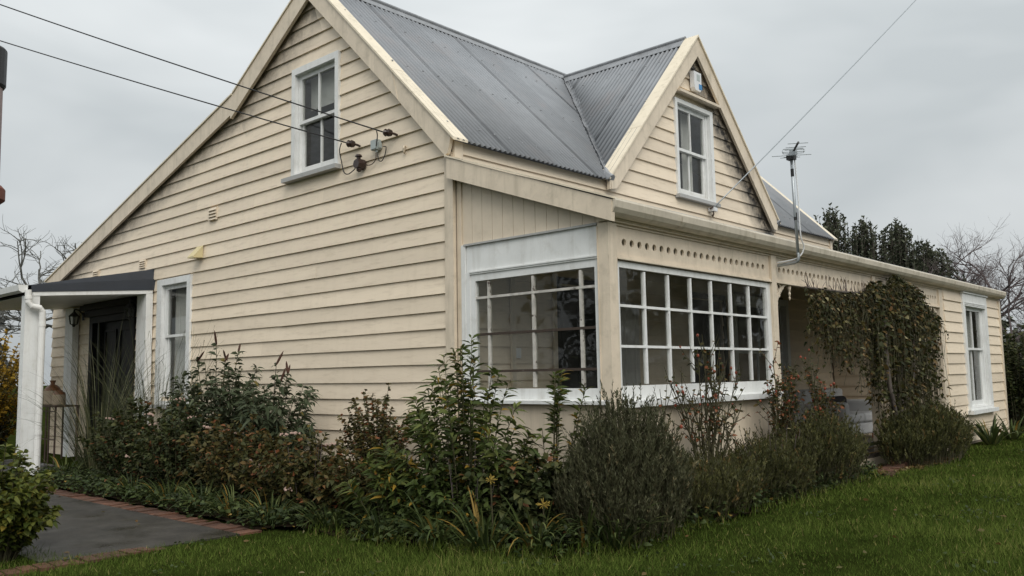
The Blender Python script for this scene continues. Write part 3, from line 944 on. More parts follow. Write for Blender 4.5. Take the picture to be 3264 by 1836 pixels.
# ---- end room on the right
ew = lining('end_room_wall', 'S', -V, ZG, 2.70, lambda z: 8.66, lambda z: 12.15, [(9.83, 11.06, .74, 2.44)], -.08, -.002, M_inner)
clad(ew, 'S', -V, .20, 2.62, lambda z: 8.785, lambda z: 12.10, [(9.80, 11.09, .70, 2.52)], zref=2.4462)
mb = MB(); mb.box(12.07, -V+.08, ZG, 12.15, 3.5, 2.74); mb.box(8.85, 3.42, ZG, 12.07, 3.5, 2.8); mb.build('end_room_side_wall', M_cream_s, house)
sw_ = MB(); sw_.box(8.665, -V+.08, ZG, 8.70, .0, 2.72); sw = sw_.build('verandah_end_wall', M_inner, house)
clad(sw, 'W', 8.66, .33, 2.68, lambda z: -V+.02, lambda z: -.04, [], zref=2.4462)
cbox('corner_board', 12.10, -V-.036, .18, 12.19, -V, 2.60)

# ---- verandah: posts, frieze, gutter, floor
def post(x0_, x1_, z0_, z1_, d=.10):
    return MB().box(x0_, -V-.006, z0_, x1_, -V+d, z1_).build('post', M_trim, house)
post(0.0, .115, .12, 2.60); post(2.876, 2.986, .30, 2.60); post(5.79, 5.885, .30, 2.60); post(8.60, 8.785, .12, 2.60)
fb = MB(); fb.box(.12, -V-.012, .30, 8.6, -.04, .335); fb.build('verandah_floor', M_floor, house)
kb = MB(); kb.box(2.99, -V-.03, .05, 8.6, -V+.08, .298); kb.build('verandah_kerb', M_plaster, house)
def frieze(x0_, x1_, dots, zc=2.458, r=.031, z0_=2.345, z1_=2.585):
    """board with round holes cut through it"""
    y0_, y1_ = -V+.018, -V+.040
    cells = []
    half = .0565
    V_, F_ = [], []
    def q(x, z): return (x, z)
    n = 20
    ds = [d for d in dots if d-half > x0_-.03 and d+half < x1_+.03]
    edges = [x0_]
    for i, d in enumerate(ds):
        edges.append(max(x0_, d-half) if i == 0 else (ds[i-1]+d)/2)
    edges.append(min(x1_, ds[-1]+half)); edges.append(x1_)
    def rect(a0, a1):
        if a1-a0 < .002: return
        b = len(V_)
        for yy in (y0_, y1_):
            V_.extend([(a0, yy, z0_), (a1, yy, z0_), (a1, yy, z1_), (a0, yy, z1_)])
        F_.extend([(b, b+1, b+2, b+3), (b+7, b+6, b+5, b+4)])
    rect(x0_, edges[1]); rect(edges[-2], x1_)
    for i, d in enumerate(ds):
        a0, a1 = edges[i+1], edges[i+2]
        b = len(V_)
        for yy in (y0_, y1_):
            for k in range(n):
                t = 2*math.pi*(k+.5)/n
                V_.append((d+r*math.cos(t), yy, zc+r*math.sin(t)))
            for k in range(n):
                t = 2*math.pi*(k+.5)/n
                cx, cz = math.cos(t), math.sin(t)
                sx_ = ((a1-d) if cx > 0 else (d-a0))/abs(cx)
                sz_ = ((z1_-zc) if cz > 0 else (zc-z0_))/abs(cz)
                s_ = min(sx_, sz_)
                px, pz = d+cx*s_, zc+cz*s_
                V_.append((px, yy, pz))
            V_.extend([(a0, yy, z0_), (a1, yy, z0_), (a1, yy, z1_), (a0, yy, z1_)])
        st = 2*n+4
        for (bb, fl_) in ((b, 0), (b+st, 1)):
            for k in range(n):
                j = (k+1) % n
                f = [bb+k, bb+n+k, bb+n+j, bb+j]
                # corner fill
                t0, t1 = 2*math.pi*(k+.5)/n, 2*math.pi*(k+1.5)/n
                F_.append(tuple(f[::-1]) if not fl_ else tuple(f))
                p_, r_ = V_[bb+n+k], V_[bb+n+j]
                if abs(p_[0]-r_[0]) > 1e-6 and abs(p_[2]-r_[2]) > 1e-6:
                    cx = a1 if max(p_[0], r_[0]) > d and abs(max(p_[0], r_[0])-a1) < 1e-6 else a0
                    cz = z1_ if (p_[2]+r_[2])/2 > zc else z0_
                    ci = bb+2*n+{(a0, z0_): 0, (a1, z0_): 1, (a1, z1_): 2, (a0, z1_): 3}[(cx, cz)]
                    f2 = [bb+n+k, ci, bb+n+j]
                    F_.append(tuple(f2[::-1]) if not fl_ else tuple(f2))
        for k in range(n):
            j = (k+1) % n
            F_.append((b+k, b+j, b+st+j, b+st+k))
    fr = mesh_obj('frieze_board', V_, F_, M_trim, house)
    mb = MB()
    mb.box(x0_, -V+.0, z0_-.022, x1_, -V+.06, z0_-.001); mb.box(x0_, -V-.012, z0_-.034, x1_, -V+.065, z0_-.0225)
    mb.box(x0_, -V+.005, z1_+.001, x1_, -V+.06, z1_+.02)
    mb.build('moulding', M_trim, fr)
    return fr
frieze(.118, 2.873, [.136+.113*k for k in range(24)][1:])
frieze(2.99, 5.787, [3.11+.113*k for k in range(24)])
frieze(5.888, 8.597, [6.0+.113*k for k in range(23)])
mb = MB()
mb.box(-.02, -V-.02, 2.607, 12.19, -V+.09, 2.70)
mb.box(-.02, -V-.036, 2.625, 12.19, -V-.0205, 2.64)
mb.build('fascia_beam', M_trim, house)
MB().prism([(.10, -1.70, 2.70), (.10, -.05, 2.70+VS*1.65), (.10, -.05, 2.685+VS*1.65), (.10, -1.70, 2.685)], (2.85, 0, 0)).build('verandah_ceiling', M_cream_s, house)
MB().prism([(2.96, -1.70, 2.70), (2.96, -.05, 2.70+VS*1.65), (2.96, -.05, 2.685+VS*1.65), (2.96, -1.70, 2.685)], (5.64, 0, 0)).build('verandah_ceiling', M_dark, house)  # shade under the vine put into the colour: dark ceiling over open verandah
MB().box(-.05, -1.80, 2.702, 12.19, -V-.03, 2.722).build('eave_soffit', M_trim, house)
# gutter: quarter-round profile with lip, swept along the front
pr = [(-1.872, 2.756), (-1.885, 2.760), (-1.892, 2.742), (-1.885, 2.69), (-1.862, 2.655), (-1.828, 2.637), (-1.79, 2.632), (-1.79, 2.69), (-1.80, 2.69), (-1.80, 2.645), (-1.835, 2.655), (-1.868, 2.69), (-1.872, 2.73)]
def sweep(prof, x0_, x1_, step=1.9):
    mb = MB(); n = len(prof); xs = list(np.arange(x0_, x1_, step))+[x1_]
    vs_ = [(xx, p[0], p[1]) for xx in xs for p in prof]
    fs = []
    for i in range(len(xs)-1):
        for k in range(n):
            j = (k+1) % n
            fs.append((i*n+k, (i+1)*n+k, (i+1)*n+j, i*n+j))
    fs.append(tuple(range(n))); fs.append(tuple(range(len(xs)*n-1, (len(xs)-1)*n-1, -1)))
    return mb.add(vs_, fs)
gut = sweep(pr, -.088, 12.21).build('gutter', M_gut, house, smooth=False)
for xx in np.arange(.9, 12, 1.35):
    mb = MB()
    for (a_, b_) in zip(pr[2:6], pr[3:7]):
        mb.add([(xx, a_[0]-.005, a_[1]-.004), (xx+.022, a_[0]-.005, a_[1]-.004), (xx+.022, b_[0]-.005, b_[1]-.004), (xx, b_[0]-.005, b_[1]-.004)], [(0, 1, 2, 3)])
    mb.build('gutter_bracket', M_gut, gut)
MB().prism([(-.09, -1.89, 2.752), (-.09, -1.89, 2.70), (-.09, -1.83, 2.64), (-.09, -1.78, 2.63), (-.09, -1.78, 2.752)], (.003, 0, 0)).build('gutter_end', M_gut, gut)

# west end of the verandah : barge, vertical boards, white panel
MB().prism([(-.10, .012, 3.438), (-.10, .012, 3.24), (-.10, -1.855, 2.578), (-.10, -1.862, 2.748)], (.045, 0, 0)).build('verandah_barge', M_trim, house)
MB().prism([(-.112, .03, 3.462), (-.112, .03, 3.447), (-.112, -1.875, 2.755), (-.112, -1.875, 2.770)], (.18, 0, 0)).build('verandah_barge_cap', M_flash, house)
def vb_top(y): return 3.245+(y-0.0)*.355
yb = -.065; k = 0
while yb > -1.62:
    ye = max(yb-.128, -1.64)
    MB().prism([(.028, yb-.002, 2.60), (.028, ye+.002, 2.60), (.028, ye+.002, vb_top(ye)+.05), (.028, yb-.002, vb_top(yb)+.05)], (.02, 0, 0)).build('vertical_board', M_cream_s, house)
    yb = ye
cbox('corner_stop', .012, -.065, 1.1, .05, -.007, 3.28, m=M_trim)
MB().prism([(.05, -.0, 2.57), (.05, -1.70, 2.57), (.05, -1.70, 2.65), (.05, -.0, 3.25)], (.03, 0, 0)).build('verandah_end_lining', M_inner, house)
cbox('white_panel', .022, -1.635, 2.345, .05, -.12, 2.588, m=M_white)
mb = MB()
mb.box(.0, -1.635, 2.589, .05, -.10, 2.606)
mb.build('panel_cap', M_grey, house)
mb = MB(); mb.box(.004, -.115, 1.17, .05, -.066, 2.60); mb.box(.012, -.17, 1.17, .05, -.116, 2.344); mb.build('panel_stile', M_white, house)
mb = MB(); mb.box(.0, -1.635, 2.333, .05, -.171, 2.344); mb.box(.008, -1.635, 2.318, .05, -.171, 2.3325); mb.build('panel_moulding', M_white, house)
# glazed end and front of the sunroom
def glazed(pl, c, out, glass, vbars, hbars, m_bar, label):
    a0, a1, z0, z1 = out
    g0, g1, y0_, y1_ = glass
    mb = MB()
    frame(mb, pl, c, a0, a1, z0, z1, g0-a0, a1-g1, z1-y1_, y0_-z0, -.045, .0)
    win = mb.build('window', M_white, house, label=label)
    va = [g0]+vbars+[g1]; ha = [y0_]+hbars+[y1_]
    for k, b in enumerate(vbars):
        for j in range(len(ha)-1):
            q = MB(); wob = random.uniform(-.002, .002)
            pbox(q, pl, c, b-.0125+wob, b+.0125+wob, ha[j]+.011, ha[j+1]-.011, -.036, -.006); q.build('muntin', m_bar, win)
    for b in hbars:
        q = MB(); pbox(q, pl, c, g0+.001, g1-.001, b-.0108, b+.0108, -.036, -.004); q.build('glazing_bar', M_peel2 if (m_bar is M_peel and b < 1.8) else m_bar, win)
    for i in range(len(va)-1):
        for j in range(len(ha)-1):
            q = MB(); ti = random.uniform(-.003, .003)
            A = [P3(pl, c, va[i]+.003, ha[j]+.003, -.022+ti), P3(pl, c, va[i+1]-.003, ha[j]+.003, -.022-ti), P3(pl, c, va[i+1]-.003, ha[j+1]-.003, -.022-ti), P3(pl, c, va[i]+.003, ha[j+1]-.003, -.022+ti)]
            d = (.003, 0, 0) if pl == 'W' else (0, .003, 0)
            q.prism(A, d); q.build('pane', M_glass, win)
    return win
# end window : y runs negative, wide uneven panes
glazed('W', .02, (-1.635, -.171, 1.19, 2.3175), (-1.588, -.232, 1.278, 2.254), [-1.434, -.916, -.388], [1.432, 1.765, 2.098], M_peel, 'end window with peeling glazing bars and wide uneven panes')
gx0, gx1 = .170, 2.790
glazed('S', -V+.02, (.116, 2.875, 1.19, 2.30), (gx0, gx1, 1.292, 2.25), [gx0+(gx1-gx0)*k/7 for k in range(1, 7)], [1.61, 1.94], M_white, 'front sunroom window of twenty-one small panes')
MB().prism([(.117, -V-.075, 1.172), (.117, -V-.075, 1.122), (.117, -V+.05, 1.122), (.117, -V+.05, 1.189), (.117, -V-.01, 1.189)], (2.757, 0, 0)).build('sill', M_white, house)
MB().prism([(-.05, -1.72, 1.15), (.06, -1.72, 1.15), (.06, -1.72, 1.189), (.012, -1.72, 1.189), (-.05, -1.72, 1.178)], (0, 1.60, 0)).build('sill', M_white, house)
mb = MB(); mb.box(.117, -V+.012, .1, 2.874, -V+.09, 1.1215); mb.build('dado_wall', M_plaster, house)
mb = MB(); mb.box(.012, -1.63, .1, .09, -.007, 1.1495); mb.build('dado_wall', M_plaster, house)
MB().box(-.006, -V+.1005, .12, .09, -1.636, 2.575).build('post', M_trim, house)
# dark french doors behind the sunroom and on the verandah
def door(pl, c, a0, a1, z0, z1, o, m=M_black):
    mb = MB()
    frame(mb, pl, c, a0-.06, a1+.06, z0, z1+.07, .058, .058, .068, 0, -.02, .042)
    d = mb.build('door', M_inner if m is M_dark else M_black, house)
    n = MB(); pbox(n, pl, c, a0, a1, z0+.01, z1, o-.04, o); n.build('door_leaf', m, d)
    n = MB()
    wq = (a1-a0)
    for (u0, u1) in ((.12, .46), (.54, .88)):
        for (h0, h1) in ((.08, .42), (.48, .92)):
            frame(n, pl, c, a0+wq*u0, a0+wq*u1, z0+(z1-z0)*h0, z0+(z1-z0)*h1, .025, .025, .025, .025, o+.001, o+.014)
    n.build('door_panel', m, d)
    h = MB()
    hp = P3(pl, c, a0+wq*.93, z0+1.0, o+.03)
    h.ball(hp, .03, 8, 6)
    h.build('door_knob', M_iron, d)
    return d
door('S', 0, 1.47, 2.35, .34, 2.35, -.03, M_black)
door('S', 0, 4.17, 5.0, .34, 2.35, -.03, M_black)
# skirting of light boards + curtain strip in the sunroom
for (c0, c1) in ((2.45, 2.85),):
    mb = MB(); n = 22
    for k in range(n):
        a_ = c0+(c1-c0)*k/n; b_ = c0+(c1-c0)*(k+1)/n
        mb.add([(a_, -.09+.02*math.sin(k*1.7), .6), (b_, -.09+.02*math.sin((k+1)*1.7), .6), (b_, -.09+.02*math.sin((k+1)*1.7), 2.2), (a_, -.09+.02*math.sin(k*1.7), 2.2)], [(0, 1, 2, 3)])
    mb.build('curtain', M_curt, house)
cbox('switch_plate', .765, -.05, 1.56, .835, -.036, 1.66, m=M_wpl)
for xx in (.70, 1.35): cbox('wall_batten', xx, -.052, .34, xx+.06, -.034, 2.9, m=M_trim)

# verandah brackets with fretwork
def bracket(xp, sgn, wdt, hgt):
    """sgn +1 grows to +x from the post"""
    zt = 2.31; yb0, yb1 = -V+.015, -V+.035
    mb = MB()
    n = 14
    # arch: curve from the post low down up to the beam
    pts = []
    for k in range(n+1):
        t = k/n*math.pi/2
        pts.append((xp+sgn*wdt*(1-math.cos(t)), zt-hgt+hgt*math.sin(t)))
    for k in range(n):
        (xa, za), (xb, zb_) = pts[k], pts[k+1]
        t = (k+.5)/n*math.pi/2
        nx_, nz_2 = -sgn*math.cos(t)*.028, math.sin(t)*.028
        xa2, za2, xb2, zb2 = xa+nx_, za+nz_2*1.0, xb+nx_, zb_+nz_2*1.0
        p = [(xa, yb0, za), (xb, yb0, zb_), (xb2, yb0, zb2), (xa2, yb0, za2)]
        p += [(q[0], yb1, q[2]) for q in p]
        mb.hexa(p)
    br = mb.build('bracket', M_trim, house)
    # scroll rings in the corner
    mb = MB()
    for (fx, fz_, rr) in ((.16, .84, .09), (.36, .90, .055), (.08, .62, .05), (.26, .70, .035), (.52, .94, .035), (.06, .44, .035)):
        cx, cz = xp+sgn*wdt*fx, zt-hgt+hgt*fz_
        ring = [(cx+rr*wdt/.34*math.cos(t), (yb0+yb1)/2, cz+rr*wdt/.34*math.sin(t)) for t in np.linspace(0, 2*math.pi, 13)]
        mb.tube(ring, .007, 5, cap=False)
    mb.build('fretwork', M_trim, br)
    mb = MB()
    c = (xp+sgn*(wdt+.02), -V+.025, zt-.16)
    mb.lathe(c, [(.004, 0), (.012, .02), (.006, .04), (.017, .065), (.008, .09), (.02, .12), (.02, .16)], 8)
    mb.build('drop_pendant', M_trim, br)
    return br
bracket(2.99, 1, .34, .36); bracket(5.788, -1, .34, .36); bracket(5.886, 1, .34, .36); bracket(8.598, -1, .34, .50)

# ---- vents on the gable wall
def louvre(y0_, z0_, wq, hq):
    mb = MB(); pbox(mb, 'W', 0, y0_, y0_+wq, z0_, z0_+hq, .0, .03)
    v = mb.build('vent', M_vent if wq < .15 else M_trim, house)
    for k in range(4):
        b = MB(); zz = z0_+hq*(k+.1)/4
        b.prism([(-.0305, y0_+.008, zz), (-.052, y0_+.008, zz), (-.0305, y0_+.008, zz+hq*.2)], (0, wq-.016, 0)); b.build('louvre', M_trim, v)
louvre(4.40, 3.46, .20, .165); louvre(6.42, 3.03, .19, .125); louvre(8.06, 3.03, .22, .13)
MB().prism([(-.028, 4.74, 3.16), (-.028, 4.74, 3.0), (-.16, 4.74, 2.99), (-.16, 4.74, 3.01)], (0, .16, 0)).build('vent_hood', M_vent, house)

# ---- entrance porch
PF, PB = 6.15, 9.55
def zroof(x): return 2.84+(x/1.6)*.19
mb = MB()
mb.add([(0, PF, 2.835), (-1.66, PF, 2.645), (-1.66, PB, 2.645), (0, PB, 2.99), (0, PF+.03, 2.99)], [(0, 4, 1), (1, 4, 3, 2)])
mb.add([(0, PF+.03, 2.655), (-1.63, PF+.03, 2.55), (-1.63, PB, 2.55), (0, PB, 2.655)], [(0, 1, 2, 3)])
mb.add([(0, PB, 2.99), (-1.66, PB, 2.645), (-1.63, PB, 2.55), (0, PB, 2.655)], [(0, 1, 2, 3)])
porch = mb.build('porch_roof', M_navy, house)
MB().prism([(-.003, PF-.02, 2.845), (-1.615, PF-.02, 2.652), (-1.615, PF-.02, 2.562), (-.003, PF-.02, 2.685)], (0, .018, 0)).build('porch_flashing', M_navy, porch)
MB().prism([(-.04, PF-.012, 2.686), (-1.60, PF-.012, 2.563), (-1.60, PF-.012, 2.512), (-.04, PF-.012, 2.632)], (0, .09, 0)).build('porch_beam', M_white, porch)
MB().prism([(-.045, PF+.08, 2.64), (-1.6, PF+.08, 2.535), (-1.6, PF+.08, 2.525), (-.045, PF+.08, 2.63)], (0, PB-PF-.1, 0)).build('porch_ceiling', M_white, porch)
mb = MB(); mb.box(-1.675, PF-.004, .05, -1.505, PF+.13, 2.515); mb.build('porch_post', M_white, porch)
mb = MB(); mb.box(-1.685, PB-.25, .05, -1.435, PB-.01, 2.515); mb.build('porch_post', M_white, porch)
mb = MB(); mb.box(-.13, 6.14, .15, -.034, 6.43, 2.628); mb.build('porch_pilaster', M_white, porch)
mb = MB(); mb.box(-.13, 8.76, .15, -.034, 9.07, 2.60); mb.build('porch_pilaster', M_white, porch)
gp = [(-1.66, 2.645), (-1.665, 2.56), (-1.72, 2.545), (-1.765, 2.57), (-1.775, 2.645), (-1.765, 2.645), (-1.757, 2.58), (-1.718, 2.555), (-1.675, 2.565), (-1.668, 2.645)]
n = len(gp); ys_ = [PF-.03, PB+.05]
vs_ = [(p[0], yy, p[1]) for yy in ys_ for p in gp]
fs = [(k, n+k, n+(k+1) % n, (k+1) % n) for k in range(n)]
mbg = MB().add(vs_, fs)
mbg.prism([(q[0], PF-.032, q[1]) for q in gp[:5]], (0, .004, 0))
mbg.build('porch_gutter', M_white, porch)
dp = MB(); dp.tube([(-1.67, PF-.07, 2.58), (-1.66, PF-.075, 2.42), (-1.63, PF-.08, 2.375), (-1.53, PF-.08, 2.355), (-1.495, PF-.075, 2.31), (-1.49, PF-.07, 2.2), (-1.49, PF-.07, .12)], .04, 12)
for z_ in (2.12, .75): dp.tube([(-1.49, PF-.07, z_), (-1.49, PF-.07, z_+.05)], .045, 12)
dp.tube([(-1.667, PF-.07, 2.50), (-1.662, PF-.073, 2.46)], .047, 12)
dp.build('downpipe', M_pvc, porch, smooth=False)
MB().box(-1.7, PF+.05, .1, -.04, PB, .20).build('porch_floor', M_conc, porch)
# dark entrance with surround and cornice
mb = MB()
frame(mb, 'W', 0, 6.70, 8.30, .2, 2.42, .12, .12, .10, 0, -.05, .05)
pbox(mb, 'W', 0, 7.95, 8.0, .2, 2.32, -.05, .04)
ent = mb.build('entrance_door', M_black, house, label='black front door under the porch')
mb = MB(); pbox(mb, 'W', 0, 6.62, 8.38, 2.42, 2.52, -.0, .10); pbox(mb, 'W', 0, 6.58, 8.42, 2.52, 2.60, .0, .16); pbox(mb, 'W', 0, 6.62, 8.38, 2.60, 2.63, .0, .12); mb.build('cornice', M_black, ent)
mb = MB(); pbox(mb, 'W', 0, 6.82, 7.95, .2, 2.32, -.08, -.03); mb.build('door_leaf', M_black, ent)
mb = MB()
for (a_, b_) in ((6.92, 7.33), (7.45, 7.86)):
    for (c_, d_) in ((.35, 1.1), (1.25, 2.2)): frame(mb, 'W', 0, a_, b_, c_, d_, .03, .03, .03, .03, -.029, -.012)
mb.build('door_panel', M_black, ent)
mb = MB(); pbox(mb, 'W', 0, 8.0, 8.18, .2, 2.32, -.05, -.04); mb.build('side_pane', M_glass, ent)
mb = MB(); mb.ball((-.0, 6.9, 1.15), .035, 8, 6); mb.build('door_knob', M_iron, ent)

# ------------------------------------------------------------------ fittings on the house
def tag(o, label, cat, group=None):
    o['label'] = label; o['category'] = cat
    if group: o['group'] = group
    return o
# power insulators
def insulator(y, z, label):
    e = empty('power_insulator', (-.03, y, z), label, 'insulator', 'brown insulators on the gable wall')
    mb = MB(); mb.tube([(-.028, y-.03, z-.02), (-.06, y-.02, z-.01), (-.10, y, z)], .012, 6); mb.build('hook', M_iron, e)
    mb = MB()
    mb.tube([(-.10, y-.012, z-.008), (-.105, y+.015, z), (-.11, y+.03, z+.004), (-.115, y+.05, z+.006), (-.12, y+.065, z+.01)], [.033, .04, .022, .04, .028], 10)
    mb.build('reel', M_brown, e)
insulator(1.44, 3.853, 'brown porcelain insulator beside the gable window sill')
insulator(.83, 3.845, 'brown porcelain insulator close under the gable barge board')
e = empty('meter_box', (-.03, 1.104, 3.72), 'small grey plastic junction box between two brown insulators', 'junction box')
mb = MB(); mb.box(-.085, 1.06, 3.725, -.03, 1.155, 3.83); mb.build('box_body', M_gbox, e)
mb = MB(); mb.box(-.095, 1.066, 3.732, -.0855, 1.149, 3.823); mb.build('box_lid', M_gbox, e)
mb = MB(); mb.box(-.07, 1.045, 3.74, -.03, 1.0595, 3.80); mb.tube([(-.06, 1.09, 3.724), (-.06, 1.09, 3.70)], .012, 6); mb.build('cable_gland', M_gbox, e)
e = empty('fuse_holder', (-.03, 1.36, 3.55), 'dark brown service fuse holder on the weatherboards', 'fuse box')
mb = MB(); mb.tube([(-.03, 1.36, 3.62), (-.07, 1.36, 3.62), (-.12, 1.36, 3.62)], [.06, .062, .05], 8); mb.build('fuse_body', M_brown, e)
mb = MB(); mb.tube([(-.085, 1.36, 3.67), (-.085, 1.36, 3.69), (-.085, 1.36, 3.70), (-.085, 1.36, 3.72)], [.022, .022, .04, .03], 10); mb.build('fuse_cap', M_brown, e)
mb = MB(); mb.tube([(-.08, 1.36, 3.57), (-.08, 1.355, 3.555), (-.08, 1.35, 3.545)], [.03, .03, .02], 8); mb.build('fuse_base', M_brown, e)
e = MB(); e.tube([(-.028, .69, 3.62), (-.05, .675, 3.63), (-.06, .67, 3.66), (-.05, .67, 3.685), (-.03, .68, 3.68)], .012, 6)
tag(e.build('wall_hook', M_trim), 'small curved hook on the gable boards below the barge', 'hook')
# cables
def cable(name, pts, r, label, cat, m=M_wire, n=5):
    mb = MB(); mb.tube(pts, r, n)
    return tag(mb.build(name, m, smooth=True), label, cat)
def sag(p0, p1, s, n=24):
    p0 = np.array(p0, float); p1 = np.array(p1, float)
    return [tuple(p0+(p1-p0)*t-np.array([0, 0, 4*s*t*(1-t)])) for t in np.linspace(0, 1, n)]
def beyond(p0, p1, k): return tuple(np.array(p0)+(np.array(p1)-np.array(p0))*k)
A1 = (-.115, 1.49, 3.862); A2 = (-.115, .885, 3.852)
cable('power_line', sag(A1, beyond(A1, (-1.982, 6.556, 6.0), 2.5), .10), .0075, 'lower black power cable running to the gable wall insulator', 'power line')
cable('power_line', sag(A2, beyond(A2, (-2.234, 5.374, 6.0), 2.5), .10), .0075, 'upper black power cable running to the gable wall insulator', 'power line')
def smooth_path(pts, n=8):
    out = []
    P = [np.array(q, float) for q in pts]
    P = [P[0]]+P+[P[-1]]
    for i in range(1, len(P)-2):
        for t in np.linspace(0, 1, n, endpoint=False):
            a_, b_, c_, d_ = P[i-1], P[i], P[i+1], P[i+2]
            out.append(tuple(.5*((2*b_)+(-a_+c_)*t+(2*a_-5*b_+4*c_-d_)*t*t+(-a_+3*b_-3*c_+d_)*t**3)))
    out.append(tuple(P[-1]))
    return out
cable('service_cable', smooth_path([(-.13, 1.60, 3.885), (-.08, 1.70, 3.83), (-.055, 1.70, 3.72), (-.055, 1.66, 3.60), (-.06, 1.58, 3.555), (-.06, 1.48, 3.58), (-.07, 1.41, 3.615)]), .006, 'long looped cable from insulator down to the brown fuse holder', 'cable')
cable('service_cable', smooth_path([(-.12, 1.02, 3.90), (-.10, 1.03, 3.85), (-.10, 1.05, 3.75)]), .006, 'short drop wire from upper insulator to grey box', 'cable')
cable('service_cable', smooth_path([(-.05, 1.09, 3.70), (-.045, 1.08, 3.62), (-.045, 1.03, 3.60), (-.045, .98, 3.65), (-.045, .96, 3.73), (-.05, 1.0, 3.745)]), .005, 'thin cable looped beneath the grey box', 'cable')
cable('service_cable', smooth_path([(-.05, 1.115, 3.70), (-.045, 1.13, 3.63), (-.05, 1.20, 3.59), (-.06, 1.29, 3.605)]), .005, 'reddish brown wire joining grey box and fuse holder', 'cable', M_iron)
PH = (4.735, -.10, 3.60)
cable('phone_line', sag(PH, beyond(PH, (10.352, -1.139, 8.0), 2.0), .08), .009, 'single grey overhead line fixed below the dormer window', 'phone line', M_metal)
e = empty('line_anchor', (4.75, -.03, 3.47), 'white line anchor bracket below the dormer window sill', 'bracket')
mb = MB(); mb.box(4.70, -.12, 3.545, 4.79, -.03, 3.595); mb.build('anchor_block', M_wpl, e)
mb = MB(); mb.tube([(4.74, -.08, 3.544), (4.735, -.09, 3.51), (4.745, -.07, 3.48), (4.76, -.05, 3.50)], .010, 6); mb.tube([(4.70, -.10, 3.60), (4.66, -.08, 3.57)], .012, 6); mb.build('anchor_hook', M_iron, e)

# alarm box
e = empty('alarm_box', (4.43, -.03, 5.14), 'white burglar alarm box with blue strobe high in the dormer gable', 'alarm box')
MB().prism([(4.345, -.035, 5.40), (4.345, -.035, 5.18), (4.375, -.035, 5.14), (4.50, -.035, 5.14), (4.53, -.035, 5.18), (4.53, -.035, 5.40)], (0, -.065, 0)).build('alarm_case', M_wpl, e)
mb = MB(); mb.box(4.46, -.106, 5.17, 4.535, -.075, 5.24); mb.box(4.531, -.10, 5.175, 4.545, -.05, 5.235); mb.build('strobe', M_blue, e)
MB().box(4.41, -.1025, 5.28, 4.49, -.1005, 5.37).build('alarm_sticker', M_gbox, e)

# tv antenna
e = empty('tv_antenna', (2.98, -2.0, 2.5), 'silver television antenna on a tall tubular mast at the verandah eave', 'antenna')
mb = MB(); mb.tube(smooth_path([(3.02, -V-.012, 2.495), (3.0, -1.88, 2.50), (2.983, -1.975, 2.51), (2.979, -1.999, 2.54), (2.978, -2.0, 2.60)]), .016, 8)
mb.tube([(2.978, -2.0, 2.60), (2.955, -2.0, 3.10), (2.935, -2.0, 3.62)], .016, 8); mb.build('mast', M_metal, e, smooth=True)
for z_ in (2.98, 3.44):
    mb = MB(); xx = 2.978-(z_-2.66)*.045; mb.tube([(xx, -2.0, z_-.04), (xx-.002, -2.0, z_+.04)], .018, 8); mb.build('tape_band', M_wire, e)
bd = np.array([-.80, -.60, .02]); ed = np.array([.60, -.80, .02])
mp0 = np.array([2.935, -2.0, 3.615])
mb = MB(); mb.tube([tuple(mp0-bd*.07), tuple(mp0+bd*.33+np.array([0, 0, .05]))], .012, 6); mb.build('boom', M_blk2, e)
for t, ln in ((-.05, .10), (-.03, .07), (.02, .20), (.07, .10), (.11, .115), (.16, .10), (.22, .10), (.31, .10)):
    c_ = mp0+bd*t+np.array([0, 0, max(0, t)*.15])
    mb = MB(); mb.tube([tuple(c_-ed*ln), tuple(c_+ed*ln)], .0045, 5); mb.build('element', M_metal, e)
mb = MB(); c_ = mp0+bd*.10
mb.tube([tuple(c_+ed*s_*.10+np.array([0, 0, h__])) for s_, h__ in ((-1, 0), (-1.1, .025), (-1, .05), (1, .05), (1.1, .025), (1, 0))], .005, 5)
mb.box(c_[0]-.03, c_[1]-.03, c_[2]-.02, c_[0]+.03, c_[1]+.03, c_[2]+.035); mb.build('dipole', M_metal, e)
mb = MB(); mb.box(2.90, -2.04, 3.575, 2.97, -1.96, 3.63); mb.build('clamp', M_blk2, e)
mb = MB(); mb.tube(smooth_path([(2.97, -2.02, 3.58), (2.985, -2.03, 3.2), (2.995, -2.03, 2.8), (3.06, -2.03, 2.66), (3.03, -1.98, 2.56), (2.99, -1.87, 2.53), (2.96, -1.78, 2.52)]), .007, 5); mb.build('antenna_cable', M_wpl, e)

# wall lanterns by the front door
def lantern(y, z, label):
    e = empty('wall_lantern', (-.04, y, z-.16), label, 'lantern', 'black lanterns beside the front door')
    mb = MB(); mb.tube(smooth_path([(-.035, y, z+.02), (-.10, y, z+.10), (-.17, y, z+.12), (-.18, y, z+.07)]), .011, 6); mb.box(-.05, y-.03, z-.05, -.034, y+.03, z+.08); mb.build('arm', M_blk2, e)
    mb = MB(); mb.lathe((-.18, y, z-.16), [(.015, 0), (.03, .03), (.055, .04), (.06, .045)], 6); mb.build('base', M_blk2, e)
    mb = MB(); mb.lathe((-.18, y, z-.114), [(.055, 0), (.075, .12)], 6); mb.build('glass', M_glass, e)
    mb = MB()
    for k in range(6):
        t = k*math.pi/3
        mb.tube([(-.18+.056*math.cos(t), y+.056*math.sin(t), z-.115), (-.18+.076*math.cos(t), y+.076*math.sin(t), z+.007)], .006, 4)
    mb.lathe((-.18, y, z+.007), [(.09, 0), (.05, .04), (.02, .07), (.01, .09)], 6); mb.build('cap', M_blk2, e)
lantern(8.58, 2.44, 'black carriage lantern between the far porch pilaster and the dark doorway')
lantern(6.56, 2.44, 'black carriage lantern between the dark doorway and the near porch pilaster')

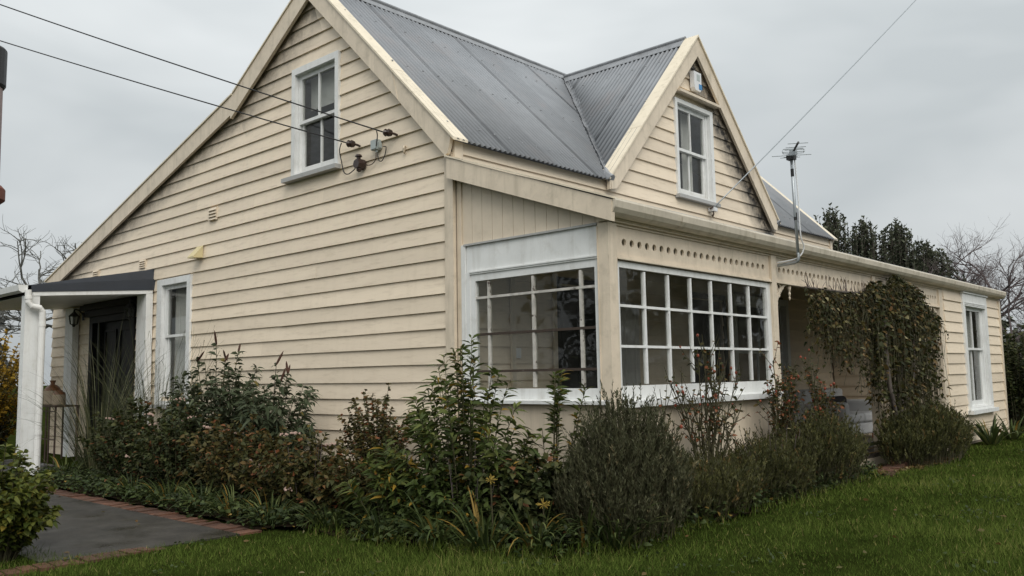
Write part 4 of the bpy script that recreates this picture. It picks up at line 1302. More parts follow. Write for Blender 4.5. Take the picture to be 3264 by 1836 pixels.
# plant stand with stoneware jugs, on the porch
zp = .20
e = empty('plant_stand', (-.42, 8.35, zp), 'rusty wrought iron stand against the wall under the porch', 'stand')
mb = MB(); mb.box(-.60, 8.05, 1.035, -.24, 8.70, 1.06); mb.build('top', M_iron, e)
for (lx, ly) in ((-.58, 8.08), (-.58, 8.67), (-.26, 8.08), (-.26, 8.67), (-.58, 8.45), (-.58, 8.33)):
    mb = MB(); mb.tube([(lx, ly, zp+.001), (lx, ly, .6), (lx, ly, 1.034)], .014, 6); mb.build('leg', M_iron, e)
mb = MB(); mb.tube([(-.58, 8.08, .55), (-.58, 8.67, .55)], .009, 5); mb.tube([(-.58, 8.08, .97), (-.58, 8.67, .97)], .009, 5); mb.build('rail', M_iron, e)
e = empty('stoneware_jug', (-.45, 8.60, 1.061), 'large two-tone stoneware flagon on the iron stand', 'jug')
mb = MB(); mb.lathe((-.45, 8.60, 1.061), [(.11, 0), (.125, .02), (.125, .22)], 20); mb.build('body', M_jug, e, smooth=False)
mb = MB(); mb.lathe((-.45, 8.60, 1.281), [(.1245, 0), (.10, .05), (.06, .085), (.03, .10), (.03, .12), (.045, .15), (.045, .16)], 20); mb.build('neck', M_jugtop, e)
e = empty('stoneware_jug', (-.45, 8.33, 1.061), 'smaller stoneware jar with brown shoulder on the iron stand', 'jug')
mb = MB(); mb.lathe((-.45, 8.33, 1.061), [(.085, 0), (.095, .015), (.095, .16)], 20); mb.build('body', M_jug, e)
mb = MB(); mb.lathe((-.45, 8.33, 1.221), [(.0945, 0), (.08, .035), (.05, .05), (.05, .065)], 20); mb.build('neck', M_jugtop, e)

# sofa on the verandah
e = empty('sofa', (7.6, -.55, .335), 'white slipcovered sofa standing on the open verandah', 'sofa')
def rbox(name, b, m, par, bev=.03):
    x0_, y0_, z0_, x1_, y1_, z1_ = b
    o = MB().box(*b).build(name, m, par)
    md = o.modifiers.new('round', 'BEVEL'); md.width = bev*S; md.segments = 3
    return o
rbox('base', (6.85, -.86, .42, 8.30, -.10, .60), M_sofa, e)
rbox('seat_cushion', (7.02, -.90, .602, 7.57, -.32, .74), M_sofa, e, .04)
rbox('seat_cushion', (7.58, -.90, .602, 8.13, -.32, .74), M_sofa, e, .04)
rbox('backrest', (6.85, -.31, .602, 8.30, -.09, 1.10), M_sofa, e, .05)
rbox('armrest', (6.82, -.90, .602, 7.01, -.315, .92), M_sofa, e, .05)
rbox('armrest', (8.14, -.90, .602, 8.33, -.315, .92), M_sofa, e, .05)
for (lx, ly) in ((6.95, -.8), (8.2, -.8), (6.95, -.2), (8.2, -.2)):
    MB().box(lx-.03, ly-.03, .336, lx+.03, ly+.03, .42).build('leg', M_red, e)
c1 = rbox('cushion', (7.10, -.46, .745, 8.08, -.32, .98), M_cush, None, .06)
tag(c1, 'long black cushion lying on the white verandah sofa', 'cushion')

# chimney rising behind the back of the house at the frame's left edge
e = empty('chimney', (-.17, 13.81, .19), 'tall brown chimney with thick collar and black cowl beyond the porch', 'chimney')
def sq(mb, c, h0, h1, z0_, z1_):
    mb.hexa([(c[0]-h0, c[1]-h0, z0_), (c[0]+h0, c[1]-h0, z0_), (c[0]+h0, c[1]+h0, z0_), (c[0]-h0, c[1]+h0, z0_), (c[0]-h1, c[1]-h1, z1_), (c[0]+h1, c[1]-h1, z1_), (c[0]+h1, c[1]+h1, z1_), (c[0]-h1, c[1]+h1, z1_)])
cc = (-.17, 13.81)
mb = MB(); mb.lathe((cc[0], cc[1], .19), [(.36, 0), (.36, 4.9)], 24); mb.build('shaft', M_hoodw, e)
mb = MB(); mb.lathe((cc[0], cc[1], 5.095), [(.40, 0), (.47, .06), (.47, .28), (.40, .36)], 24); mb.build('collar', M_hoodw, e)
mb = MB(); mb.lathe((cc[0], cc[1], 5.46), [(.36, 0), (.345, 2.05)], 24); mb.build('flue', M_chim, e)
mb = MB(); mb.lathe((cc[0], cc[1], 7.515), [(.37, 0), (.40, .05), (.40, .80), (.37, .84)], 24); mb.build('cowl', M_blk2, e)

# ------------------------------------------------------------------ vegetation tools
def nrm(a):
    return a/np.maximum(np.linalg.norm(a, axis=-1, keepdims=True), 1e-9)
def leaf_geo(Pn, D, L, W, droop=.25, fold=.25, roll=None):
    n = len(Pn)
    D = nrm(D)
    ref = RNG.normal(size=(n, 3))*.55+np.array([0, 0, 1.0])
    side = nrm(np.cross(D, ref)); Nn = np.cross(side, D)
    L = np.broadcast_to(L, (n,))[:, None]; W = np.broadcast_to(W, (n,))[:, None]
    up = np.array([0, 0, 1.0])
    def c(t): return Pn+D*L*t-up*(droop*L*t*t)
    v = np.empty((n, 6, 3))
    v[:, 0] = c(0); v[:, 5] = c(1)
    for k, (t, wd) in enumerate(((.32, 1.0), (.68, .72))):
        v[:, 1+2*k] = c(t)+side*W*.5*wd+Nn*W*fold*wd
        v[:, 2+2*k] = c(t)-side*W*.5*wd+Nn*W*fold*wd
    b = (np.arange(n)*6)[:, None, None]
    F = np.array([[0, 2, 1], [1, 2, 4], [1, 4, 3], [3, 4, 5]])[None]+b
    return v.reshape(-1, 3), F.reshape(-1, 3), 6
def needle_geo(Pn, D, L, W):
    n = len(Pn); D = nrm(D)
    side = nrm(np.cross(D, RNG.normal(size=(n, 3))))
    L = np.broadcast_to(L, (n,))[:, None]; W = np.broadcast_to(W, (n,))[:, None]
    v = np.empty((n, 4, 3))
    v[:, 0] = Pn; v[:, 1] = Pn+D*L*.45+side*W*.5; v[:, 2] = Pn+D*L; v[:, 3] = Pn+D*L*.45-side*W*.5
    b = (np.arange(n)*4)[:, None, None]
    F = np.array([[0, 1, 2], [0, 2, 3]])[None]+b
    return v.reshape(-1, 3), F.reshape(-1, 3), 4
def blade_geo(Pn, D, L, W, bend, nseg=6, taper=True):
    n = len(Pn); D = nrm(D)
    L = np.broadcast_to(L, (n,)); W = np.broadcast_to(W, (n,)); bend = np.broadcast_to(bend, (n,))
    side = nrm(np.cross(D, np.array([0, 0, 1.0])+RNG.normal(size=(n, 3))*.15))
    v = np.empty((n, (nseg+1)*2, 3))
    p = Pn.copy(); d = D.copy()
    for k in range(nseg+1):
        t = k/nseg
        wd = W*((1-t)**.6 if taper else 1)*.5*(1 if k < nseg else .12)
        v[:, 2*k] = p+side*wd[:, None]; v[:, 2*k+1] = p-side*wd[:, None]
        p = p+d*(L/nseg)[:, None]
        d = nrm(d-np.array([0, 0, 1.0])*(bend/nseg)[:, None]*(0.4+1.2*t))
    m = (nseg+1)*2
    b = (np.arange(n)*m)[:, None, None]
    F = np.array([[2*k, 2*k+1, 2*k+3, 2*k+2] for k in range(nseg)])[None]+b
    return v.reshape(-1, 3), F.reshape(-1, 4), m
def stems_tubes(paths, r0, r1, n=4):
    """paths (m,k,3) -> one mesh of thin tapering tubes"""
    m, k, _ = paths.shape
    r0 = np.broadcast_to(r0, (m,)); r1 = np.broadcast_to(r1, (m,))
    d = np.gradient(paths, axis=1); d = nrm(d)
    ref = np.where(np.abs(d[..., 2:3]) < .9, np.array([0, 0, 1.0]), np.array([1.0, 0, 0]))
    u = nrm(np.cross(d, ref)); w_ = np.cross(d, u)
    t = np.linspace(0, 1, k)[None, :, None]
    rad = r0[:, None, None]*(1-t)+r1[:, None, None]*t
    v = np.empty((m, k, n, 3))
    for q in range(n):
        an = 2*math.pi*q/n
        v[:, :, q] = paths+(u*math.cos(an)+w_*math.sin(an))*rad
    F = []
    for i in range(k-1):
        for q in range(n):
            j = (q+1) % n
            F.append([i*n+q, i*n+j, (i+1)*n+j, (i+1)*n+q])
    F = np.array(F)[None]+(np.arange(m)*k*n)[:, None, None]
    return v.reshape(-1, 3), F.reshape(-1, 4)
def bez(p0, p1, p2, k):
    t = np.linspace(0, 1, k)[None, :, None]
    return p0[:, None]*(1-t)**2+2*p1[:, None]*t*(1-t)+p2[:, None]*t*t
def tintv(n, per, lo=0.0, hi=.9, odd=.03):
    t = RNG.uniform(lo, hi, n)
    t = np.where(RNG.random(n) < odd, 1.0, t)
    return np.repeat(t, per)
def dome_stems(base, rx, ry, h, n, spread=.35, k=8, flat=.35, low=.55, lean=(0, 0)):
    th = RNG.uniform(0, 2*math.pi, n); r = np.sqrt(RNG.random(n))
    bx = base[0]+rx*spread*r*np.cos(th); by = base[1]+ry*spread*r*np.sin(th)
    p0 = np.stack([bx, by, gz(bx, by)-.01], 1)
    hh = h*(1-flat*r*r)*RNG.uniform(low, 1.0, n)
    p2 = np.stack([base[0]+rx*r*np.cos(th)+lean[0]*hh, base[1]+ry*r*np.sin(th)+lean[1]*hh, p0[:, 2]+hh], 1)
    p1 = np.stack([p0[:, 0]*.7+p2[:, 0]*.3, p0[:, 1]*.7+p2[:, 1]*.3, p0[:, 2]+hh*.62], 1)
    return bez(p0, p1, p2, k)
def along(paths, per, t0=.15, t1=1.0, pw=.8):
    m, k, _ = paths.shape
    t = t0+(t1-t0)*RNG.random((m, per))**pw
    f = t*(k-1); i = np.minimum(f.astype(int), k-2); fr = (f-i)[..., None]
    idx = np.arange(m)[:, None]
    a_ = paths[idx, i]; b_ = paths[idx, i+1]
    return (a_*(1-fr)+b_*fr).reshape(-1, 3), nrm(b_-a_).reshape(-1, 3), t.reshape(-1)
def plant(name, label, cat, base, group=None):
    return empty(name, (base[0], base[1], float(gz(base[0], base[1]))), label, cat, group)
def wire_stems(e, paths, r0, r1, m=M_stemg, name='stems'):
    v, F = stems_tubes(paths, r0, r1)
    return fast_mesh(name, v, F, m, e, kind='stuff')
def leafy(e, paths, per, Lr, Wr, m, t0=.2, ang=.9, droop=.3, odd=.03, pw=.8, hi=.9, tipbright=True, name='foliage', fold=.22, clamp=True):
    Pn, D, t = along(paths, per, t0, 1.0, pw)
    n = len(Pn)
    rd = RNG.normal(size=(n, 3)); rd -= D*(rd*D).sum(1, keepdims=True); rd = nrm(rd)
    Dl = nrm(D*math.cos(ang)+rd*math.sin(ang)+RNG.normal(size=(n, 3))*.15)
    L = RNG.uniform(*Lr, n); W = RNG.uniform(*Wr, n)
    v, F, per_ = leaf_geo(Pn, Dl, L, W, droop, fold)
    if clamp:
        g = gz(v[:, 0], v[:, 1])+.01
        v[:, 2] = np.maximum(v[:, 2], g)
        # keep off the walls
        ins = (v[:, 0] > -.045) & (v[:, 1] > -V-.03) & (v[:, 1] < 9.9)
        dx = v[:, 0]+.045; dy = v[:, 1]+V+.03
        mv = ins & (dx < dy); v[mv, 0] = -.045
        mv = ins & (dx >= dy); v[mv, 1] = -V-.03
    tt = RNG.uniform(0, hi, n)
    if tipbright: tt = np.clip(tt*.6+t*.42*hi, 0, hi)
    tt = np.where(RNG.random(n) < odd, 1.0, tt)
    return fast_mesh(name, v, F, m, e, tint=np.repeat(tt, per_), kind='stuff')

# ------------------------------------------------------------------ garden plants
# arching ornamental grasses by the porch
def arching_grass(base, label, n, L, spread, lean):
    e = plant('ornamental_grass', label, 'grass clump', base, 'arching grass clumps by the porch')
    th = RNG.uniform(0, 2*math.pi, n); r = np.sqrt(RNG.random(n))*.16
    P0 = np.stack([base[0]+r*np.cos(th), base[1]+r*np.sin(th), np.zeros(n)], 1); P0[:, 2] = gz(P0[:, 0], P0[:, 1])
    tl = RNG.uniform(.05, spread, n)
    D = np.stack([np.cos(th)*tl+lean[0], np.sin(th)*tl+lean[1], np.ones(n)], 1)
    v, F, m_ = blade_geo(P0, D, RNG.uniform(L*.45, L, n), RNG.uniform(.006, .011, n), RNG.uniform(.8, 3.4, n), 10)
    ins = (v[:, 0] > -.15)
    v[ins, 0] = -.15-RNG.random(ins.sum())*.01
    v[:, 2] = np.maximum(v[:, 2], gz(v[:, 0], v[:, 1])+.005)
    fast_mesh('blades', v, F, L_grassy, e, tint=tintv(n, m_, 0, .95, .03), kind='stuff')
arching_grass((-.95, 5.55), 'tall arching grass clump in front of the dark doorway', 330, 2.2, .55, (0, 0))
arching_grass((-.60, 4.75), 'pale arching grass clump below the tall sash window', 190, 2.2, .45, (0, -.05))

def shrub(name, label, cat, base, rx, ry, h, n, per, Lr, Wr, m, r0=.006, group=None, **kw):
    e = plant(name, label, cat, base, group)
    dk = {k_: kw.pop(k_) for k_ in ('spread', 'flat', 'low', 'lean') if k_ in kw}
    st = dome_stems(base, rx, ry, h, n, **dk)
    wire_stems(e, st, r0, r0*.35)
    leafy(e, st, per, Lr, Wr, m, **kw)
    return e, st
def spikes(e, tips, L, r, m, name='seed_heads', up=.6):
    mb = MB()
    for q in tips:
        d = np.array([random.uniform(-.5, .5), random.uniform(-.5, .5), up]); d /= np.linalg.norm(d)
        l_ = L*random.uniform(.7, 1.2)
        mb.tube([tuple(q), tuple(q+d*l_*.3), tuple(q+d*l_*.75), tuple(q+d*l_)], [r*.6, r, r*.8, r*.15], 6)
    return mb.build(name, m, e, kind='stuff')
# buddleia against the gable wall
e, st = shrub('buddleia_bush', 'tall grey-green buddleia with brown seed spikes against the gable wall', 'shrub', (-.62, 3.25), .50, .90, 1.62, 90, 44, (.07, .15), (.022, .045), L_budd, r0=.009, low=.62, droop=.5, ang=.95, odd=.02)
tp = st[:, -1]; tp = tp[np.argsort(-tp[:, 2])[:5]]
spikes(e, tp, .14, .013, M_seedb)
e, st = shrub('buddleia_bush', 'leaning grey-green buddleia with drooping tips beside the plain gable boards', 'shrub', (-.60, 2.15), .42, .60, 1.42, 60, 42, (.08, .16), (.022, .045), L_budd, r0=.009, low=.55, droop=.6, ang=.95, odd=.02, lean=(0, -.12))
tp = st[:, -1]; tp = tp[np.argsort(-tp[:, 2])[:4]]
spikes(e, tp, .15, .013, M_seedb)
# viburnum-like dark shrubs with flower clusters
def flowers(e, st, n, r, m=M_petal):
    tips = st[:, -1]
    sel = RNG.choice(len(tips), min(n, len(tips)), replace=False)
    mb = MB()
    for q in tips[sel]:
        for k in range(9):
            c_ = q+np.array([random.gauss(0, r), random.gauss(0, r), random.gauss(.01, r*.3)])
            mb.ball(c_, random.uniform(.008, .013), 5, 3)
    mb.build('flower_cluster', m, e, kind='stuff')
vib = [((-1.08, 4.15), .60, .70, 1.10, 'dark flowering shrub with pinkish heads below the tall sash window'),
       ((-1.15, 3.05), .52, .70, 1.02, 'dark flowering shrub with pale heads in front of the tall buddleia'),
       ((-1.12, 1.95), .52, .70, .95, 'bronze flowering shrub with pale heads in front of the leaning buddleia'),
       ((-1.08, .98), .50, .65, .82, 'low bronze flowering shrub below bare gable boards'),
       ((-1.05, .15), .42, .55, .68, 'low bronze flowering shrub beside the tall willow-leaved perennial')]
for i, (b_, rx, ry, h, lb) in enumerate(vib):
    e, st = shrub('flowering_shrub', lb, 'shrub', b_, rx, ry, h, 120, 38, (.035, .08), (.02, .045), L_red if i > 1 else L_dark, group='flowering shrubs along the gable wall', droop=.25, odd=.05, low=.5)
    flowers(e, st, 7 if i in (1, 2, 3) else 4, .026)
# small-leaved open shrub near the corner
e, st = shrub('small_leaved_shrub', 'open dark shrub with small reddish leaves just left of the corner board', 'shrub', (-.42, .62), .28, .50, 1.20, 64, 60, (.03, .06), (.018, .034), L_red, r0=.006, low=.6, flat=.2, odd=.12, ang=1.1)
# tall willow-leaved perennial at the corner
def perennial(name, label, base, rx, ry, h, n, lean=(0, 0), yellow=.05, per=46):
    e = plant(name, label, 'perennial', base)
    st = dome_stems(base, rx, ry, h, n, spread=.4, flat=.55, low=.6, k=10, lean=lean)
    wire_stems(e, st, .007, .003)
    leafy(e, st, per, (.07, .15), (.016, .032), L_bright, t0=.18, ang=1.0, droop=.35, odd=yellow, pw=.62, hi=.86)
    return e, st
perennial('willow_leaved_perennial', 'tall bright green willow-leaved perennial at the verandah corner', (-.80, -.92), .52, .60, 1.56, 76)
perennial('willow_leaved_perennial', 'slender willow-leaved stems leaning in front of the end window', (-.40, -1.48), .24, .24, 1.70, 13, lean=(.0, -.08), yellow=.10, per=34)
perennial('willow_leaved_perennial', 'low willow-leaved perennial with yellowing leaves at the bed edge', (-1.15, -.45), .35, .42, .78, 34, yellow=.09)
shrub('broad_leaved_shrub', 'dense dark broad-leaved shrub between the tall perennial and the lavender', 'shrub', (-.72, -1.42), .42, .50, .72, 90, 40, (.05, .10), (.03, .055), L_dark, low=.5, odd=.05)
shrub('broad_leaved_shrub', 'low dense green shrub under the tall willow-leaved perennial', 'shrub', (-1.02, -.90), .36, .50, .62, 90, 40, (.05, .09), (.025, .045), L_bright, low=.4, odd=.04, hi=.55)
# lavender / rosemary
def needles(name, label, base, rx, ry, h, n, per, m, flat=.45, L=(.022, .042), W=.0075, low=.55, spike=None, group=None, shoot=(.08, .19)):
    e = plant(name, label, 'shrub', base, group)
    st = dome_stems(base, rx, ry, h*.9, max(40, n//8), spread=.82, flat=flat, low=low, k=7)
    wire_stems(e, st, .0045, .002)
    # short leafy shoots through the outer part of the bush, pointing up and outwards
    th = RNG.uniform(0, 2*math.pi, n); r = np.sqrt(RNG.random(n))
    depth = RNG.random(n)**.6
    lump = 1+.16*np.sin(th*3+base[0]*5)*r+.10*np.sin(th*7+r*9)
    top = h*(1-flat*r**2.4)*lump
    bx = base[0]+rx*r*np.cos(th); by = base[1]+ry*r*np.sin(th)
    g0 = gz(bx, by)
    zz = g0+top*(.10+.80*depth)
    p0 = np.stack([bx, by, zz], 1)
    d = np.stack([np.cos(th)*r*.45, np.sin(th)*r*.45, np.ones(n)], 1)+RNG.normal(size=(n, 3))*.20
    d = nrm(d)
    ln = RNG.uniform(*shoot, n)*np.where(RNG.random(n) < .07, 1.7, 1.0)
    bend = RNG.normal(size=(n, 3))*.03
    sh = bez(p0, p0+d*ln[:, None]*.5+bend, p0+d*ln[:, None]+np.array([0, 0, .2])*ln[:, None], 4)
    sh[:, :, 1] = np.where((sh[:, :, 0] > -.05) & (sh[:, :, 1] > -V-.05), -V-.05, sh[:, :, 1])
    wire_stems(e, sh, .0028, .0012, name='shoots')
    Pn, D, t = along(sh, per, .0, 1.0, .9)
    k = len(Pn)
    rd = nrm(RNG.normal(size=(k, 3)))
    v, F, per_ = needle_geo(Pn, D*.85+rd*.6+np.array([0, 0, .2]), RNG.uniform(*L, k), RNG.uniform(W*.7, W*1.3, k))
    v[:, 2] = np.maximum(v[:, 2], gz(v[:, 0], v[:, 1])+.01)
    ins = (v[:, 0] > -.045) & (v[:, 1] > -V-.035)
    v[ins, 1] = -V-.035
    base_t = np.repeat(RNG.uniform(0, .5, n), per)
    tt = np.clip(base_t+RNG.random(k)*.2+t*.28, 0, .93); tt = np.where(np.repeat(RNG.random(n) < .03, per), 1.0, tt)
    fast_mesh('foliage', v, F, m, e, tint=np.repeat(tt, per_), kind='stuff')
    return e, st
needles('lavender_bush', 'big grey-green lavender bush at the verandah corner post', (-.30, -2.04), .52, .40, .98, 1900, 26, L_lav, flat=.72, low=.7, group='lavender and rosemary bushes along the verandah')
needles('rosemary_bush', 'low olive rosemary bush under the rose below the sunroom sill', (.66, -2.13), .80, .30, .32, 1300, 24, L_rosm, flat=.35, low=.6, group='lavender and rosemary bushes along the verandah')
needles('rosemary_bush', 'olive rosemary bush below the right half of the sunroom window', (1.78, -2.13), .75, .30, .42, 1300, 24, L_rosm, flat=.35, group='lavender and rosemary bushes along the verandah')
needles('rosemary_bush', 'dark rosemary bush spilling past the kerb at the open verandah', (2.85, -2.15), .85, .30, .60, 1600, 24, L_rosm, flat=.4, group='lavender and rosemary bushes along the verandah')
needles('rosemary_bush', 'dense dark round bush at the foot of the climber by the end room', (6.45, -2.10), 1.45, .30, .66, 2300, 22, L_rosm, flat=.45, L=(.03, .055), W=.011, group='lavender and rosemary bushes along the verandah')
# roses with hips
def rose(label, base, n, rx, ry, h, per, lean=(0, 0)):
    e = plant('rose_bush', label, 'rose bush', base, 'roses in front of the verandah')
    st = dome_stems(base, rx, ry, h, n, spread=.12, flat=.2, low=.55, k=9, lean=lean)
    st[:, 2:-1] += RNG.normal(size=st[:, 2:-1].shape)*.012
    wire_stems(e, st, .0085, .004)
    # side twigs
    Pn, D, t = along(st, 9, .42, 1.0, .8)
    k = len(Pn)
    d = nrm(D+RNG.normal(size=(k, 3))*.55+np.array([0, 0, .35]))
    ln = RNG.uniform(.08, .24, k)[:, None]
    p1 = Pn+d*ln*.5; p2 = Pn+d*ln+np.array([0, 0, .25])*ln
    tw = bez(Pn, p1, p2, 5)
    tw[:, :, 1] = np.minimum(tw[:, :, 1], -V-.03)
    wire_stems(e, tw, .004, .0022, name='twigs')
    leafy(e, tw, per, (.03, .055), (.02, .034), L_red, t0=.1, ang=1.1, droop=.3, odd=.22)
    mb = MB()
    for q in tw[:, -1]:
        if random.random() < .15: mb.ball(tuple(q), random.uniform(.008, .014), 7, 5, 1.25)
    mb.build('rose_hip', M_hip, e, kind='stuff')
rose('nearly bare rose with orange hips in front of the sunroom window', (1.02, -1.98), 24, .62, .16, 1.34, 2)
rose('low twiggy rose with red hips between lavender and sunroom sill', (.42, -1.98), 11, .32, .14, .86, 2)
rose('dark-leaved rose by the second verandah post', (2.42, -1.98), 14, .30, .16, 1.40, 7)
rose('straggly yellowing rose across the open verandah arch', (3.25, -2.0), 20, .42, .16, 1.15, 6)

# strap-leaved agapanthus along the bed edge
def strap(label, base, n, L, Wd=(.018, .032), head=0, tint_odd=.07, spread=.9, name='agapanthus', cat='agapanthus'):
    e = plant(name, label, cat, base, 'strap-leaved clumps along the bed edge')
    th = RNG.uniform(0, 2*math.pi, n); r = np.sqrt(RNG.random(n))*.09
    P0 = np.stack([base[0]+r*np.cos(th), base[1]+r*np.sin(th), np.zeros(n)], 1); P0[:, 2] = gz(P0[:, 0], P0[:, 1])
    tl = RNG.uniform(.25, spread, n)
    D = np.stack([np.cos(th)*tl, np.sin(th)*tl, np.ones(n)], 1)
    v, F, m_ = blade_geo(P0, D, RNG.uniform(L*.6, L, n), RNG.uniform(*Wd, n), RNG.uniform(1.0, 2.8, n), 7)
    v[:, 2] = np.maximum(v[:, 2], gz(v[:, 0], v[:, 1])+.02)
    v[:, 0] = np.where((v[:, 1] > -V) & (v[:, 0] > -.05), -.05, v[:, 0])
    fast_mesh('leaves', v, F, L_strap, e, tint=tintv(n, m_, 0, .92, tint_odd), kind='stuff')
    for k in range(head):
        hx, hy = base[0]+random.uniform(-.12, .12), base[1]+random.uniform(-.12, .12)
        z0_ = float(gz(hx, hy)); hz = z0_+random.uniform(.30, .55)
        tx, ty = hx+random.uniform(-.05, .05), hy+random.uniform(-.05, .05)
        mb = MB(); mb.tube([(hx, hy, z0_), ((hx+tx)/2+.01, (hy+ty)/2, (z0_+hz)/2), (tx, ty, hz)], .005, 5); mb.build('flower_stalk', M_stemg, e)
        mb = MB()
        for q in range(34):
            d = RNG.normal(size=3); d /= np.linalg.norm(d); d[2] = d[2]*.8+.15
            l_ = random.uniform(.035, .055)
            mb.tube([(tx, ty, hz), tuple(np.array([tx, ty, hz])+d*l_)], [.0015, .0024], 4)
        mb.build('seed_head', M_seedy, e)
sp = [(-1.30, -1.15, 'agapanthus clump nearest the concrete path end of the verandah bed', 0), (-1.22, -1.52, 'agapanthus clump at the outer corner of the flower bed', 1), (-.98, -1.78, 'agapanthus clump in front of the lavender with a yellow seed head', 1),
      (-.70, -1.98, 'agapanthus clump touching the left side of the lavender', 0), (-1.02, -1.30, 'agapanthus clump tucked behind the bed corner clump', 0), (-.62, -2.18, 'small agapanthus clump at the foot of the lavender', 0)]
for (x_, y_, lb, hd) in sp: strap(lb, (x_, y_), 64, .50, head=hd)
sp2 = [(-1.33, -.55, 'strap-leaved clump at the bed edge below the low willow-leaved perennial'), (-1.36, .05, 'strap-leaved clump beside the end of the brick edging'), (-1.52, .66, 'strap-leaved clump in front of low bronze shrub, first along the brick edging'),
       (-1.54, 1.2, 'strap-leaved clump, second along the brick edging'), (-1.52, 1.8, 'strap-leaved clump, third along the brick edging'), (-1.52, 2.45, 'strap-leaved clump, fourth along the brick edging'), (-1.52, 3.25, 'strap-leaved clump, fifth along the brick edging')]
for (x_, y_, lb) in sp2: strap(lb, (x_, y_), 90, .42, (.011, .022), spread=1.0)
strap('dark strap-leaved clump at the foot of the porch post', (-1.32, 5.6), 40, .5)
strap('large glossy strap-leaved clump under the end room window', (9.75, -2.05), 60, .62, (.03, .05), name='lily_clump', cat='lily')
strap('glossy strap-leaved clump at the far corner of the end room', (10.9, -2.1), 60, .58, (.03, .05), name='lily_clump', cat='lily')

def dry_stalks(label, base, n, rx, ry, h):
    e = plant('dry_stalks', label, 'dead stems', base)
    st = dome_stems(base, rx, ry, h, n, spread=.7, flat=.3, low=.5, k=6)
    wire_stems(e, st, .0035, .002, M_twig)
    leafy(e, st, 5, (.03, .06), (.012, .022), L_vine, t0=.3, ang=1.1, droop=.5, odd=.1, tipbright=False)
dry_stalks('dry brown stalks standing among the low bronze shrubs', (-1.12, .75), 26, .22, .55, .72)
dry_stalks('dry brown stalks behind the agapanthus clumps', (-.98, -1.15), 22, .25, .30, .75)
dry_stalks('dry brown stalks rising from the rosemary below the sunroom', (1.9, -2.16), 30, .8, .16, .80)
# low ground cover through the bed
def cover(n, lm, nm, lb, poly):
    Pn = np.stack([RNG.uniform(-1.85, 4.2, n*12), RNG.uniform(-2.45, 5.9, n*12)], 1)
    k = inside(Pn, poly) & ((Pn[:, 0] < -.06) | (Pn[:, 1] < -1.8))
    Pn = Pn[k][:n]
    z = gz(Pn[:, 0], Pn[:, 1])+RNG.uniform(.02, .17, len(Pn))
    P_ = np.stack([Pn[:, 0], Pn[:, 1], z], 1)
    D = RNG.normal(size=P_.shape); D[:, 2] = np.abs(D[:, 2])*.4+.15
    v, F, per_ = leaf_geo(P_, D, RNG.uniform(.03, .075, len(P_)), RNG.uniform(.018, .04, len(P_)), .3)
    v[:, 2] = np.maximum(v[:, 2], gz(v[:, 0], v[:, 1])+.012)
    o = fast_mesh(nm, v, F, lm, None, origin=(0, 0, 0), tint=tintv(len(P_), per_, 0, .7, .02), kind='stuff')
    o['label'] = lb; o['category'] = 'ground cover'
cover(12500, L_dark, 'ground_cover', 'low dark leafy ground cover filling the flower bed', BED)
EDGE = np.array([(-1.80, 6.0), (-1.80, .5), (-1.52, .1), (-1.5, -1.2), (-1.2, -2.05), (-.6, -2.34), (.3, -2.44), (3.9, -2.42), (3.9, -2.16), (.2, -2.12), (-.5, -2.0), (-1.0, -1.6), (-1.15, -1.0), (-1.25, 6.0)])
cover(3600, L_strap, 'creeping_cover', 'creeping light green weeds along the flower bed edge', EDGE)
# leaf litter at the verandah kerb
n = 900
Pn = np.stack([RNG.uniform(3.9, 7.0, n), RNG.uniform(-2.30, -1.80, n), np.zeros(n)], 1); Pn[:, 2] = gz(Pn[:, 0], Pn[:, 1])+RNG.uniform(.015, .04, n)
D = RNG.normal(size=Pn.shape); D[:, 2] *= .15
v, F, per_ = leaf_geo(Pn, D, RNG.uniform(.03, .06, n), RNG.uniform(.02, .035, n), .1)
o = fast_mesh('leaf_litter', v, F, L_vine, None, origin=(0, 0, 0), tint=np.repeat(RNG.uniform(.75, .98, n), per_), kind='stuff')
o['label'] = 'fallen brown leaves on the ground by the verandah kerb'; o['category'] = 'leaf litter'

# climber over the verandah
e = plant('climbing_vine', 'thick tangled climber hanging over the open verandah frieze', 'climber', (5.95, -2.0))
def vine_top(x): return np.interp(x, [3.2, 4.2, 5.0, 5.7, 6.6, 7.3, 7.9], [2.30, 2.30, 2.34, 2.48, 2.62, 2.40, 2.10])
def vine_bot(x): return np.interp(x, [3.2, 4.0, 5.0, 5.6, 6.4, 7.2, 7.7, 8.0], [1.70, 1.40, 1.20, .70, .35, .75, 1.55, 2.1])
ns = 420
xs_ = np.clip(RNG.normal(6.45, .60, ns), 3.25, 7.9)
xs_[:170] = 3.55+2.5*RNG.random(170)**.8
zt = vine_top(xs_)+.07*np.sin(xs_*8.3)*(xs_ > 5.2)-np.abs(RNG.normal(0, .10, ns))
zb = vine_bot(xs_)+np.abs(RNG.normal(0, .26, ns))
dep = np.interp(xs_, [3.2, 5.0, 6.3, 7.5, 8], [.06, .16, .36, .28, .12])
yo = -V-.05-dep*RNG.random(ns)
p0 = np.stack([xs_, np.full(ns, -V-.04)-dep*.3*RNG.random(ns), zt], 1)
p2 = np.stack([xs_+RNG.normal(0, .26, ns), yo, np.minimum(zb, zt-.15)], 1)
p1 = np.stack([(xs_+p2[:, 0])/2+RNG.normal(0, .08, ns), yo-.10*RNG.random(ns), zt-.05+RNG.normal(0, .08, ns)], 1)
st = bez(p0, p1, p2, 9)
st[:, 2:-1] += RNG.normal(size=st[:, 2:-1].shape)*.015
wire_stems(e, st, .0042, .002, M_stemg, 'hanging_stems')
out_ = RNG.random(ns) < .14
